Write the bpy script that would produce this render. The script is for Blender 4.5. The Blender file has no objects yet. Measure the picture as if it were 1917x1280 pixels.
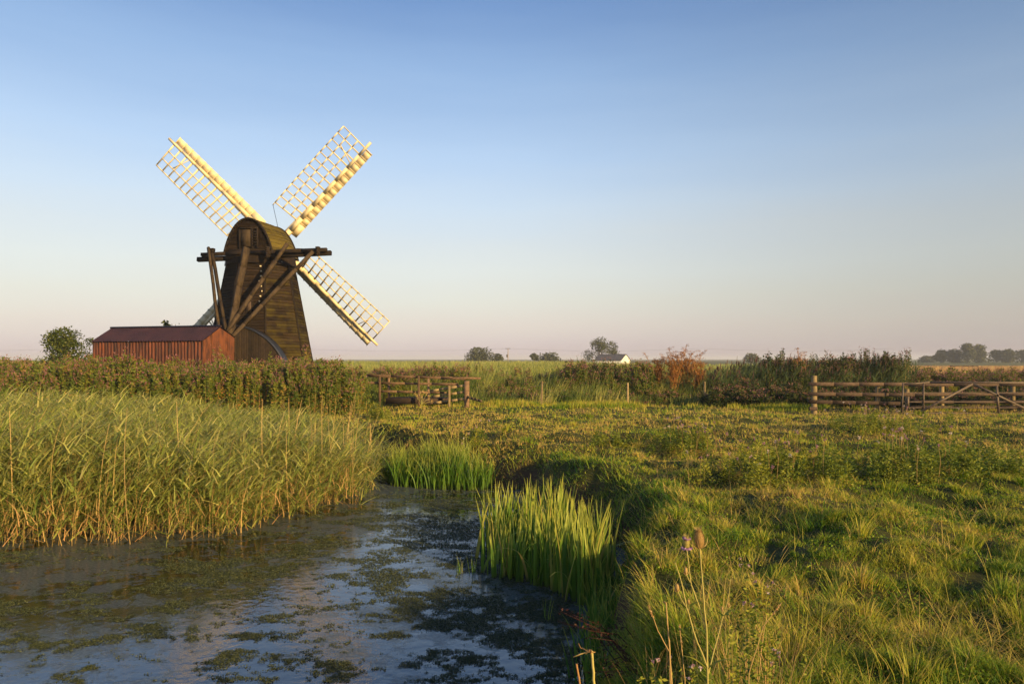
import bpy, math, random
import numpy as np
from mathutils import Vector, Matrix

rng = np.random.default_rng(7)
random.seed(7)
R = math.radians
sc = bpy.context.scene
COL = sc.collection

# ------------------------------------------------------------------ camera
CAMZ = 2.1
F = 1278.0            # focal length in photo pixels (1917 wide)
cam = bpy.data.cameras.new('camera')
cam.sensor_width = 36.0
cam.lens = 36.0 * F / 1917.0
cam.shift_y = 32.0 / 1917.0
cam.clip_start = 0.05
cam.clip_end = 9000
co = bpy.data.objects.new('camera', cam)
COL.objects.link(co)
co.location = (0, 0, CAMZ)
co.rotation_euler = (R(90), 0, 0)
sc.camera = co

# ------------------------------------------------------------------ light
SUN_AZ = R(44)        # sun behind the camera, to the right
SUN_EL = R(14.5)
sdir = Vector((math.sin(SUN_AZ) * math.cos(SUN_EL), -math.cos(SUN_AZ) * math.cos(SUN_EL), math.sin(SUN_EL)))
sl = bpy.data.lights.new('sun', 'SUN')
sl.energy = 5.0
sl.angle = R(0.6)
sl.color = (1.0, 0.70, 0.31)
so = bpy.data.objects.new('sun', sl)
COL.objects.link(so)
so.rotation_euler = sdir.to_track_quat('Z', 'Y').to_euler()
so.location = (30, -30, 30)

world = bpy.data.worlds.new('World')
sc.world = world
world.use_nodes = True
wn, wl = world.node_tree.nodes, world.node_tree.links
bg = wn['Background']
sky = wn.new('ShaderNodeTexSky')
sky.sky_type = 'NISHITA'
sky.sun_disc = False
sky.sun_elevation = SUN_EL
# sun_rotation: 0 = +Y, clockwise seen from above
sky.sun_rotation = math.atan2(sdir.x, sdir.y)
sky.altitude = 0
sky.air_density = 1.0
sky.dust_density = 1.6
sky.ozone_density = 2.0
bg.inputs['Strength'].default_value = 0.12
# Low-sun haze of a summer morning laid over the clear-air sky: pale and warm near the horizon, blue above,
# dimmer towards the right-hand side (all by true direction in the sky).
wtc = wn.new('ShaderNodeTexCoord'); wsp = wn.new('ShaderNodeSeparateXYZ'); wl.new(wtc.outputs['Generated'], wsp.inputs[0])
def lin(c): return tuple(((x / 255 + 0.055) / 1.055) ** 2.4 for x in c)
wr = wn.new('ShaderNodeValToRGB'); we = wr.color_ramp.elements
SKYC = [(0.0, (206, 187, 190)), (0.022, (214, 199, 197)), (0.05, (221, 209, 200)), (0.085, (222, 218, 206)), (0.125, (221, 223, 217)), (0.175, (213, 220, 223)),
        (0.215, (203, 218, 232)), (0.285, (182, 206, 234)), (0.378, (147, 178, 218)), (0.465, (112, 147, 197)), (0.7, (78, 115, 175)), (1.0, (52, 86, 150))]
while len(we) < len(SKYC): we.new(0.5)
for k_, (p_, c_) in enumerate(SKYC): we[k_].position = p_; we[k_].color = (*lin(c_), 1)
wmp = wn.new('ShaderNodeMapping'); wmp.inputs['Scale'].default_value = (1.2, 1.2, 9.0); wmp.inputs['Rotation'].default_value = (0.05, 0.03, 0)
wl.new(wtc.outputs['Generated'], wmp.inputs[0])
wnz = wn.new('ShaderNodeTexNoise'); wnz.inputs['Scale'].default_value = 1.7; wnz.inputs['Detail'].default_value = 5; wnz.inputs['Roughness'].default_value = 0.55
wl.new(wmp.outputs[0], wnz.inputs['Vector'])
wma = wn.new('ShaderNodeMath'); wma.operation = 'MULTIPLY_ADD'; wma.inputs[1].default_value = 0.055; wma.use_clamp = True
wmb = wn.new('ShaderNodeMath'); wmb.operation = 'SUBTRACT'; wmb.inputs[1].default_value = 0.0275
wl.new(wnz.outputs[0], wma.inputs[0]); wl.new(wsp.outputs[2], wmb.inputs[0]); wl.new(wmb.outputs[0], wma.inputs[2]); wl.new(wma.outputs[0], wr.inputs[0])
wsd = wn.new('ShaderNodeMapRange'); wsd.interpolation_type = 'SMOOTHSTEP'
for k_, v_ in zip((1, 2, 3, 4), (-0.10, 0.72, 1.0, 0.64)): wsd.inputs[k_].default_value = v_
wl.new(wsp.outputs[0], wsd.inputs[0])
wvs = wn.new('ShaderNodeVectorMath'); wvs.operation = 'SCALE'; wl.new(wr.outputs[0], wvs.inputs[0]); wl.new(wsd.outputs[0], wvs.inputs['Scale'])
wv2 = wn.new('ShaderNodeVectorMath'); wv2.operation = 'SCALE'; wl.new(wvs.outputs[0], wv2.inputs[0]); wv2.inputs['Scale'].default_value = 0.70 / 0.12
wmx = wn.new('ShaderNodeMix'); wmx.data_type = 'RGBA'; wmx.inputs[0].default_value = 0.85
wl.new(sky.outputs[0], wmx.inputs[6]); wl.new(wv2.outputs[0], wmx.inputs[7]); wl.new(wmx.outputs[2], bg.inputs['Color'])

sc.view_settings.view_transform = 'Standard'
sc.view_settings.look = 'None'
sc.view_settings.exposure = 0.7
sc.view_settings.gamma = 1.0
sc.cycles.max_bounces = 6
sc.cycles.diffuse_bounces = 3
sc.cycles.transmission_bounces = 3
sc.cycles.transparent_max_bounces = 4
sc.cycles.use_adaptive_sampling = True
sc.cycles.adaptive_threshold = 0.02


def P(px, py, Y):
    """A point at distance Y on the ray of photo pixel (px, py)."""
    return Vector(((px - 958.5) / F * Y, Y, CAMZ + (672.0 - py) / F * Y))


# ------------------------------------------------------------------ noise
def _h(ix, iy, seed):
    n = (ix.astype(np.int64) * 374761393 + iy.astype(np.int64) * 668265263 + seed * 1442695041) & 0x7fffffff
    n = ((n ^ (n >> 13)) * 1274126177) & 0x7fffffff
    return ((n ^ (n >> 16)) & 0xffff) / 65535.0


def vnoise(x, y, seed=0):
    x = np.asarray(x, float); y = np.asarray(y, float)
    ix = np.floor(x); iy = np.floor(y)
    fx = x - ix; fy = y - iy
    fx = fx * fx * (3 - 2 * fx); fy = fy * fy * (3 - 2 * fy)
    a = _h(ix, iy, seed); b = _h(ix + 1, iy, seed)
    c = _h(ix, iy + 1, seed); d = _h(ix + 1, iy + 1, seed)
    return (a * (1 - fx) + b * fx) * (1 - fy) + (c * (1 - fx) + d * fx) * fy


def fbm(x, y, o=4, seed=0):
    s = 0; a = 0.5; t = 0
    for i in range(o):
        s = s + a * vnoise(x * 2 ** i, y * 2 ** i, seed + i * 17); t += a; a *= 0.5
    return s / t


# ------------------------------------------------------------------ materials
def new_mat(name):
    m = bpy.data.materials.new(name)
    m.use_nodes = True
    n, l = m.node_tree.nodes, m.node_tree.links
    return m, n, l, n['Principled BSDF']


def ramp(n, stops):
    r = n.new('ShaderNodeValToRGB')
    e = r.color_ramp.elements
    while len(e) < len(stops):
        e.new(0.5)
    for k, (p, c) in enumerate(stops):
        e[k].position = p
        e[k].color = (c[0], c[1], c[2], 1)
    return r


def leaf_mat(name, stops, tip=None, tip_from=0.6, base=None, base_to=0.3, trans=0.3, rough=0.6):
    """Colour by UV: u picks a leaf's own hue, v runs from root to tip."""
    m, n, l, p = new_mat(name)
    uv = n.new('ShaderNodeUVMap'); uv.uv_map = 'uv'
    sp = n.new('ShaderNodeSeparateXYZ'); l.new(uv.outputs[0], sp.inputs[0])
    r = ramp(n, stops); l.new(sp.outputs[0], r.inputs[0])
    col = r.outputs[0]

    def mixin(col, c, a, b):
        mr = n.new('ShaderNodeMapRange'); mr.inputs[1].default_value = a; mr.inputs[2].default_value = b
        l.new(sp.outputs[1], mr.inputs[0])
        mx = n.new('ShaderNodeMix'); mx.data_type = 'RGBA'
        l.new(mr.outputs[0], mx.inputs[0]); l.new(col, mx.inputs[6]); mx.inputs[7].default_value = (*c, 1)
        return mx.outputs[2]
    if tip: col = mixin(col, tip, tip_from, 1.0)
    if base: col = mixin(col, base, base_to, 0.0)
    l.new(col, p.inputs['Base Color'])
    p.inputs['Roughness'].default_value = rough
    p.inputs['Specular IOR Level'].default_value = 0.25
    t = n.new('ShaderNodeBsdfTranslucent'); l.new(col, t.inputs[0])
    ms = n.new('ShaderNodeMixShader'); ms.inputs[0].default_value = trans
    l.new(p.outputs[0], ms.inputs[1]); l.new(t.outputs[0], ms.inputs[2])
    l.new(ms.outputs[0], n['Material Output'].inputs[0])
    return m


def wood_mat(name, c1, c2, scale=(2, 2, 14), moss=None, rough=0.85, bump=0.4, grime=None):
    """Weathered boards: streaks, knots of darker wear, per-board tint from UV u, moss amount from UV v."""
    m, n, l, p = new_mat(name)
    tc = n.new('ShaderNodeTexCoord')
    mp = n.new('ShaderNodeMapping'); mp.inputs['Scale'].default_value = scale
    l.new(tc.outputs['Object'], mp.inputs[0])
    nz = n.new('ShaderNodeTexNoise'); nz.inputs['Scale'].default_value = 1.6; nz.inputs['Detail'].default_value = 8
    nz.inputs['Roughness'].default_value = 0.7
    l.new(mp.outputs[0], nz.inputs['Vector'])
    r = ramp(n, [(0.3, c1), (0.72, c2)]); l.new(nz.outputs[0], r.inputs[0])
    uv = n.new('ShaderNodeUVMap'); uv.uv_map = 'uv'
    sp = n.new('ShaderNodeSeparateXYZ'); l.new(uv.outputs[0], sp.inputs[0])
    mr = n.new('ShaderNodeMapRange'); mr.inputs[3].default_value = 0.6; mr.inputs[4].default_value = 1.4
    l.new(sp.outputs[0], mr.inputs[0])
    vm = n.new('ShaderNodeVectorMath'); vm.operation = 'SCALE'
    l.new(r.outputs[0], vm.inputs[0]); l.new(mr.outputs[0], vm.inputs['Scale'])
    col = vm.outputs[0]
    if moss:
        n2 = n.new('ShaderNodeTexNoise'); n2.inputs['Scale'].default_value = 2.2; n2.inputs['Detail'].default_value = 6
        l.new(tc.outputs['Object'], n2.inputs['Vector'])
        ad = n.new('ShaderNodeMath'); ad.operation = 'ADD'; l.new(n2.outputs[0], ad.inputs[0]); l.new(sp.outputs[1], ad.inputs[1])
        m2 = n.new('ShaderNodeMapRange'); m2.inputs[1].default_value = 0.85; m2.inputs[2].default_value = 1.25
        l.new(ad.outputs[0], m2.inputs[0])
        mx = n.new('ShaderNodeMix'); mx.data_type = 'RGBA'
        l.new(m2.outputs[0], mx.inputs[0]); l.new(col, mx.inputs[6]); mx.inputs[7].default_value = (*moss, 1)
        col = mx.outputs[2]
    l.new(col, p.inputs['Base Color'])
    p.inputs['Roughness'].default_value = rough
    p.inputs['Specular IOR Level'].default_value = 0.2
    b = n.new('ShaderNodeBump'); b.inputs['Strength'].default_value = bump; b.inputs['Distance'].default_value = 0.02
    l.new(nz.outputs[0], b.inputs['Height']); l.new(b.outputs[0], p.inputs['Normal'])
    return m


def paint_mat(name, c1, c2, scale=3.0, rough=0.6, metal=0.0, bump=0.1, stretch=None, lo=0.35, hi=0.68):
    m, n, l, p = new_mat(name)
    tc = n.new('ShaderNodeTexCoord')
    nz = n.new('ShaderNodeTexNoise'); nz.inputs['Scale'].default_value = scale; nz.inputs['Detail'].default_value = 9
    nz.inputs['Roughness'].default_value = 0.65
    if stretch:
        mp = n.new('ShaderNodeMapping'); mp.inputs['Scale'].default_value = stretch
        l.new(tc.outputs['Object'], mp.inputs[0]); l.new(mp.outputs[0], nz.inputs['Vector'])
    else:
        l.new(tc.outputs['Object'], nz.inputs['Vector'])
    r = ramp(n, [(lo, c1), (hi, c2)]); l.new(nz.outputs[0], r.inputs[0])
    l.new(r.outputs[0], p.inputs['Base Color'])
    p.inputs['Roughness'].default_value = rough
    p.inputs['Metallic'].default_value = metal
    b = n.new('ShaderNodeBump'); b.inputs['Strength'].default_value = bump; b.inputs['Distance'].default_value = 0.02
    l.new(nz.outputs[0], b.inputs['Height']); l.new(b.outputs[0], p.inputs['Normal'])
    return m


M = {}
M['grass'] = leaf_mat('grass blades', [(0.0, (0.055, 0.14, 0.010)), (0.3, (0.18, 0.28, 0.016)), (0.55, (0.44, 0.43, 0.04)),
                                       (0.8, (0.52, 0.40, 0.08)), (1.0, (0.58, 0.38, 0.13))], tip=(0.30, 0.27, 0.05), tip_from=0.7, trans=0.35)
M['straw'] = leaf_mat('dry stalks', [(0.0, (0.42, 0.30, 0.10)), (0.5, (0.55, 0.36, 0.14)), (1.0, (0.40, 0.19, 0.07))], trans=0.2)
M['reed'] = leaf_mat('reed leaves', [(0.0, (0.09, 0.15, 0.03)), (0.4, (0.23, 0.28, 0.05)), (0.75, (0.40, 0.40, 0.10)), (1.0, (0.56, 0.48, 0.16))],
                     tip=(0.36, 0.34, 0.10), tip_from=0.8, trans=0.35)
M['reedstem'] = leaf_mat('reed stems', [(0.0, (0.16, 0.20, 0.04)), (0.5, (0.36, 0.28, 0.08)), (1.0, (0.50, 0.28, 0.10))],
                         base=(0.30, 0.19, 0.05), base_to=0.25, trans=0.15)
M['iris'] = leaf_mat('iris leaves', [(0.0, (0.05, 0.13, 0.015)), (0.5, (0.14, 0.25, 0.025)), (0.9, (0.28, 0.36, 0.04)), (1.0, (0.40, 0.28, 0.08))],
                     tip=(0.50, 0.48, 0.08), tip_from=0.65, base=(0.10, 0.13, 0.03), base_to=0.2, trans=0.4, rough=0.45)
M['herb'] = leaf_mat('willowherb leaves', [(0.0, (0.06, 0.10, 0.014)), (0.5, (0.13, 0.17, 0.024)), (0.88, (0.22, 0.22, 0.03)), (1.0, (0.34, 0.20, 0.05))], trans=0.3)
M['mauve'] = leaf_mat('willowherb flower spikes', [(0.0, (0.20, 0.13, 0.06)), (0.6, (0.27, 0.12, 0.09)), (1.0, (0.42, 0.17, 0.24))], trans=0.3)
M['shrub'] = leaf_mat('shrub leaves', [(0.0, (0.025, 0.045, 0.010)), (0.5, (0.06, 0.085, 0.015)), (1.0, (0.16, 0.16, 0.03))], trans=0.25)
M['farleaf'] = leaf_mat('far crown leaves', [(0.0, (0.04, 0.055, 0.02)), (0.5, (0.07, 0.08, 0.025)), (1.0, (0.12, 0.12, 0.035))], trans=0.2)
M['rustplant'] = leaf_mat('dried seed stems', [(0.0, (0.14, 0.06, 0.022)), (0.5, (0.34, 0.14, 0.035)), (1.0, (0.62, 0.32, 0.07))], trans=0.2)
M['darkreed'] = leaf_mat('dark reed leaves', [(0.0, (0.03, 0.06, 0.018)), (0.5, (0.07, 0.11, 0.03)), (1.0, (0.15, 0.16, 0.05))], trans=0.25)
M['plume'] = leaf_mat('reed plumes', [(0.0, (0.10, 0.05, 0.04)), (1.0, (0.22, 0.12, 0.09))], trans=0.2)
M['thistle'] = leaf_mat('meadow weed leaves', [(0.0, (0.05, 0.10, 0.015)), (0.5, (0.12, 0.17, 0.02)), (1.0, (0.30, 0.30, 0.03))], trans=0.3)
M['flower'] = leaf_mat('thistle flowers', [(0.0, (0.26, 0.12, 0.20)), (0.4, (0.36, 0.20, 0.22)), (1.0, (0.62, 0.54, 0.44))], trans=0.3)
M['weed'] = leaf_mat('pond weed', [(0.0, (0.018, 0.027, 0.011)), (0.6, (0.048, 0.062, 0.024)), (1.0, (0.12, 0.13, 0.05))], trans=0.1, rough=0.7)
M['bark'] = wood_mat('bark', (0.05, 0.035, 0.02), (0.14, 0.10, 0.06), (6, 6, 1.5))
M['tarboard'] = wood_mat('tarred weatherboard', (0.008, 0.005, 0.0035), (0.034, 0.020, 0.010), (1.2, 1.2, 12), moss=(0.060, 0.045, 0.007))
M['capboard'] = wood_mat('cap roof boarding', (0.05, 0.038, 0.010), (0.12, 0.088, 0.014), (3, 3, 9), moss=(0.13, 0.098, 0.010))
M['darkwood'] = wood_mat('dark oak', (0.009, 0.006, 0.005), (0.034, 0.022, 0.013), (3, 3, 3))
M['tailwood'] = wood_mat('weathered tail timber', (0.020, 0.014, 0.009), (0.072, 0.048, 0.026), (4, 4, 2), moss=(0.15, 0.12, 0.015))
M['fence'] = wood_mat('weathered fence wood', (0.035, 0.024, 0.018), (0.10, 0.066, 0.046), (5, 5, 5))
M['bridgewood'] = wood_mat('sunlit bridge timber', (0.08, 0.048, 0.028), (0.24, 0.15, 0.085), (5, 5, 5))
M['newpost'] = wood_mat('pale fence post', (0.14, 0.10, 0.05), (0.34, 0.25, 0.12), (4, 4, 2))
M['sail'] = paint_mat('cream sail paint', (0.60, 0.48, 0.28), (0.76, 0.64, 0.40), 2.5, 0.55)
M['sailboard'] = paint_mat('cream leading board paint', (0.62, 0.50, 0.30), (0.80, 0.68, 0.44), 2.0, 0.55)
M['iron'] = paint_mat('dark iron', (0.02, 0.02, 0.022), (0.05, 0.045, 0.04), 8, 0.5, 0.6)
M['gate'] = paint_mat('rusty galvanised gate', (0.06, 0.042, 0.032), (0.15, 0.11, 0.08), 9, 0.6, 0.3)
M['rust'] = paint_mat('rusty orange sheet', (0.06, 0.019, 0.008), (0.19, 0.056, 0.016), 1.6, 0.75, 0.1, 0.2, (3, 3, 1.0), 0.38, 0.64)
M['rustwall'] = paint_mat('rusty corrugated wall', (0.030, 0.011, 0.007), (0.16, 0.043, 0.015), 1.6, 0.7, 0.1, 0.2, (5, 5, 0.5), 0.40, 0.62)
M['rustroof'] = paint_mat('oxide red roof sheet', (0.026, 0.011, 0.013), (0.052, 0.020, 0.021), 1.3, 0.6, 0.1, 0.2)
M['lead'] = paint_mat('blue grey sheet', (0.010, 0.012, 0.020), (0.022, 0.027, 0.044), 4, 0.5)
M['slate'] = paint_mat('slate roof', (0.045, 0.045, 0.05), (0.09, 0.085, 0.09), 2, 0.6)
M['white'] = paint_mat('white render', (0.62, 0.60, 0.56), (0.80, 0.78, 0.72), 2, 0.8)
M['glass'] = paint_mat('dark window glass', (0.02, 0.025, 0.03), (0.05, 0.05, 0.06), 2, 0.1)
M['teasel'] = leaf_mat('teasel stems', [(0.0, (0.26, 0.24, 0.06)), (1.0, (0.46, 0.38, 0.12))], trans=0.05)
M['teaselhead'] = leaf_mat('teasel heads', [(0.0, (0.30, 0.18, 0.06)), (0.6, (0.55, 0.37, 0.14)), (1.0, (0.72, 0.54, 0.24))], trans=0.15)
M['teaselflower'] = leaf_mat('teasel florets', [(0.0, (0.42, 0.20, 0.42)), (1.0, (0.66, 0.42, 0.62))], trans=0.2)
M['cone'] = leaf_mat('teasel cone', [(0.0, (0.36, 0.30, 0.08)), (1.0, (0.48, 0.40, 0.12))], trans=0.0)


# ------------------------------------------------------------------ mesh builder
class MB:
    """Collects geometry as numpy arrays and links it as ONE mesh object."""
    def __init__(s):
        s.v = []; s.f = []; s.uv = []; s.m = []; s.n = 0

    def add(s, v, f, uv=None, mi=0):
        v = np.asarray(v, float).reshape(-1, 3); f = np.asarray(f, np.int64)
        s.v.append(v); s.f.append(f + s.n); s.n += len(v)
        if uv is None:
            uv = np.tile([random.random(), 0.0], (len(v), 1))
        s.uv.append(np.asarray(uv, float)); s.m.append(np.full(len(f), mi))
        return s

    def bar(s, p, q, w, t, up=(0, 0, 1), w2=None, t2=None, u=None, mv=0.0, mi=0):
        """Rectangular timber from p to q, w wide (across) and t thick (along up)."""
        p = Vector(p); q = Vector(q); a = (q - p).normalized(); up = Vector(up)
        sd = a.cross(up)
        if sd.length < 1e-4: sd = a.cross(Vector((1, 0, 0)))
        sd.normalize(); up = sd.cross(a).normalized()
        w2 = w if w2 is None else w2; t2 = t if t2 is None else t2
        vs = []
        for c, ww, tt in ((p, w, t), (q, w2, t2)):
            for i, j in ((-1, -1), (1, -1), (1, 1), (-1, 1)):
                vs.append(c + sd * (i * ww / 2) + up * (j * tt / 2))
        f = [(0, 1, 2, 3), (7, 6, 5, 4), (0, 4, 5, 1), (1, 5, 6, 2), (2, 6, 7, 3), (3, 7, 4, 0)]
        u = random.random() if u is None else u
        return s.add(vs, f, np.tile([u, mv], (8, 1)), mi)

    def tube(s, pts, rad, sides=6, u=None, vrange=(0, 1), mi=0, cap=True):
        pts = [Vector(p) for p in pts]; k = len(pts)
        if not hasattr(rad, '__len__'): rad = [rad] * k
        vs = []; uvs = []; u = random.random() if u is None else u
        for i, p in enumerate(pts):
            d = (pts[min(i + 1, k - 1)] - pts[max(i - 1, 0)]).normalized()
            x = d.cross(Vector((0.13, 0.97, 0.21))).normalized(); y = d.cross(x)
            for j in range(sides):
                an = 2 * math.pi * j / sides
                vs.append(p + (x * math.cos(an) + y * math.sin(an)) * rad[i])
                uvs.append((u, vrange[0] + (vrange[1] - vrange[0]) * i / max(1, k - 1)))
        f = []
        for i in range(k - 1):
            for j in range(sides):
                a = i * sides + j; b = i * sides + (j + 1) % sides
                f.append((a, b, b + sides, a + sides))
        s.add(vs, f, uvs, mi)
        if cap and sides == 4 or cap and sides == 6:
            b0 = s.n - k * sides
            for st in (0, (k - 1) * sides):
                if sides == 4: ff = [(b0 + st, b0 + st + 1, b0 + st + 2, b0 + st + 3)]
                else: ff = [(b0 + st, b0 + st + 1, b0 + st + 2, b0 + st + 3), (b0 + st, b0 + st + 3, b0 + st + 4, b0 + st + 5)]
                s.f.append(np.array(ff)); s.m.append(np.full(len(ff), mi))
        return s

    def build(s, name, mats, parent=None, smooth=False):
        v = np.concatenate(s.v); f = np.concatenate(s.f); uv = np.concatenate(s.uv); mi = np.concatenate(s.m)
        me = bpy.data.meshes.new(name)
        me.vertices.add(len(v)); me.vertices.foreach_set('co', v.astype(np.float32).ravel())
        me.loops.add(f.size); me.loops.foreach_set('vertex_index', f.astype(np.int32).ravel())
        me.polygons.add(len(f))
        me.polygons.foreach_set('loop_start', (np.arange(len(f)) * 4).astype(np.int32))
        me.polygons.foreach_set('loop_total', np.full(len(f), 4, np.int32))
        me.polygons.foreach_set('material_index', mi.astype(np.int32))
        if smooth: me.polygons.foreach_set('use_smooth', np.ones(len(f), bool))
        ul = me.uv_layers.new(name='uv')
        ul.data.foreach_set('uv', uv[f.ravel()].astype(np.float32).ravel())
        for m in (mats if isinstance(mats, (list, tuple)) else [mats]):
            me.materials.append(M[m] if isinstance(m, str) else m)
        me.update(); me.validate()
        o = bpy.data.objects.new(name, me); COL.objects.link(o)
        if parent:
            o.parent = parent
            o.matrix_parent_inverse = Matrix.Translation(-Vector(parent.location))
        return o


def tag(o, label=None, cat=None, group=None, kind=None):
    if label: o['label'] = label
    if cat: o['category'] = cat
    if group: o['group'] = group
    if kind: o['kind'] = kind
    return o


def empty(name, loc, label, cat, group=None):
    o = bpy.data.objects.new(name, None); COL.objects.link(o)
    o.location = loc; o.empty_display_size = 0.3
    return tag(o, label, cat, group)


def blades(mb, base, h, w, az, lean, bend, segs=3, u=None, mi=0, v0=0.0, v1=1.0, face=None, tipw=0.12):
    """Curved ribbons. base (N,3); h, w, az (lean azimuth), lean (start tilt), bend (extra tilt at the tip)."""
    N = len(base)
    if N == 0: return mb
    h = np.broadcast_to(h, N); w = np.broadcast_to(w, N); lean = np.broadcast_to(lean, N); bend = np.broadcast_to(bend, N)
    if u is None: u = rng.random(N)
    d = np.stack([np.cos(az), np.sin(az), np.zeros(N)], 1)
    fa = az + math.pi / 2 + rng.normal(0, 0.7, N) if face is None else face
    sd = np.stack([np.cos(fa), np.sin(fa), np.zeros(N)], 1)
    p = base.copy(); rows = []; prof = [1 - (1 - tipw) * (k / segs) ** 1.6 for k in range(segs + 1)]
    for k in range(segs + 1):
        ww = (w * prof[k] * 0.5)[:, None]
        rows.append(np.stack([p - sd * ww, p + sd * ww], 1))
        th = lean + bend * ((k + 0.5) / segs) ** 1.4
        st = (h / segs)[:, None]
        p = p + st * (d * np.sin(th)[:, None] + np.array([0, 0, 1.0]) * np.cos(th)[:, None])
    v = np.stack(rows, 1).reshape(-1, 3)                       # N,(segs+1),2,3
    b = (np.arange(N) * (segs + 1) * 2)[:, None]
    f = np.concatenate([np.stack([b + 2 * k, b + 2 * k + 1, b + 2 * k + 3, b + 2 * k + 2], 2) for k in range(segs)], 1).reshape(-1, 4)
    vv = np.linspace(v0, v1, segs + 1)
    uv = np.empty((N, segs + 1, 2, 2)); uv[..., 0] = u[:, None, None]; uv[..., 1] = vv[None, :, None]
    return mb.add(v, f, uv.reshape(-1, 2), mi)


def leaves(mb, c, size, aspect=0.45, u=None, mi=0, up=0.35, d=None):
    """Rhombic leaves at centres c with random orientation."""
    N = len(c)
    if N == 0: return mb
    size = np.broadcast_to(size, N)
    if u is None: u = rng.random(N)
    if d is None:
        d = rng.normal(0, 1, (N, 3)); d[:, 2] = d[:, 2] * 0.7 + up
    d = d / np.linalg.norm(d, axis=1)[:, None]
    r = rng.normal(0, 1, (N, 3)); s = np.cross(d, r); s /= np.linalg.norm(s, axis=1)[:, None]
    L = (size * 0.5)[:, None]; W = L * aspect
    v = np.stack([c - d * L, c + s * W - d * L * 0.1, c + d * L, c - s * W - d * L * 0.1], 1).reshape(-1, 3)
    b = (np.arange(N) * 4)[:, None]
    f = np.concatenate([b, b + 1, b + 2, b + 3], 1)
    uv = np.empty((N, 4, 2)); uv[..., 0] = u[:, None]; uv[..., 1] = np.array([0, 0.5, 1, 0.5])
    return mb.add(v, f, uv.reshape(-1, 2), mi)


# ------------------------------------------------------------------ terrain
WATER = -0.70
HOLLOW = np.array([(-60, 1.2), (-18, 1.4), (-3, 2.2), (0.35, 3.0), (0.66, 4.2), (0.84, 5.6), (0.92, 7.0), (1.12, 8.5), (1.28, 10.0), (1.00, 11.6),
                   (0.45, 13.2), (-0.4, 14.7), (-1.8, 16.0), (-2.8, 17.4), (-4.5, 20.0), (-9, 22.5), (-22, 23.0), (-60, 22)], float)
REEDBED = np.array([(-60, 10.5), (-13, 9.6), (-7.6, 9.9), (-5.5, 10.5), (-4.5, 10.8), (-3.9, 11.7), (-3.1, 13.2), (-3.1, 15.3), (-3.4, 17.0),
                    (-5.0, 19.3), (-9, 21.6), (-22, 22.0), (-60, 21)], float)


def inside(poly, x, y):
    c = np.zeros(x.shape, bool); n = len(poly); j = n - 1
    for i in range(n):
        xi, yi = poly[i]; xj, yj = poly[j]
        c ^= ((yi > y) != (yj > y)) & (x < (xj - xi) * (y - yi) / (yj - yi + 1e-12) + xi)
        j = i
    return c


def sdist(poly, x, y):
    """Distance to the outline, negative inside."""
    d = np.full(x.shape, 1e9); n = len(poly)
    for i in range(n):
        a = poly[i]; b = poly[(i + 1) % n]; e = b - a
        t = np.clip(((x - a[0]) * e[0] + (y - a[1]) * e[1]) / (e @ e), 0, 1)
        d = np.minimum(d, np.hypot(x - a[0] - t * e[0], y - a[1] - t * e[1]))
    return np.where(inside(poly, x, y), -d, d)


def ground_z(x, y):
    x = np.asarray(x, float); y = np.asarray(y, float)
    wob = (fbm(x * 1.3, y * 1.3, 3, 5) - 0.5) * 1.0
    near = (np.abs(x) < 70) & (y < 40)
    d = np.full(x.shape, 50.0)
    if near.any(): d[near] = sdist(HOLLOW, x[near], y[near])
    d = d + wob
    t = np.clip((d + 0.35) / (0.85 + np.clip((y - 8) / 3, 0, 1) * 0.9), 0, 1); t = t * t * (3 - 2 * t)
    fade = np.clip((60 - y) / 20, 0, 1)
    bump = ((fbm(x * 0.45, y * 0.45, 3, 1) - 0.5) * 0.42 + (np.clip(fbm(x * 1.25, y * 1.25, 3, 2), 0.3, 1) - 0.5) * 0.42) * fade
    bump = bump * np.clip(1.25 - (y - 16) * 0.075, 0.22, 1) - np.clip((y - 18) * 0.010, 0, 0.10) * np.clip((60 - y) / 20, 0, 1)
    bump = bump - 0.17 * np.clip((x - 8.5) / 4, 0, 1) * np.exp(-((y - 29.2) / 2.6) ** 2)
    lip = 0.10 * np.exp(-((d - 0.7) / 0.5) ** 2)
    top = bump + lip
    rb = np.full(x.shape, 50.0)
    if near.any(): rb[near] = sdist(REEDBED, x[near], y[near])
    low = np.where(rb < 0.0, -0.78, -1.15)
    k = np.clip(rb / 0.6, 0, 1); low = -0.76 - 0.4 * k
    # shallow ditch under the footbridge and along the fence
    ditch = -0.55 * np.exp(-((y - 34.2) / 1.1) ** 2) * np.clip((60 - np.abs(x)) / 10, 0, 1)
    return low * (1 - t) + (top + ditch) * t


def axis(lo, hi, step, far_lo, far_hi, g=1.22):
    a = list(np.arange(lo, hi + 1e-6, step)); s = step
    while a[-1] < far_hi: s *= g; a.append(a[-1] + s)
    s = step
    while a[0] > far_lo: s *= g; a.insert(0, a[0] - s)
    return np.array(a)


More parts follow.
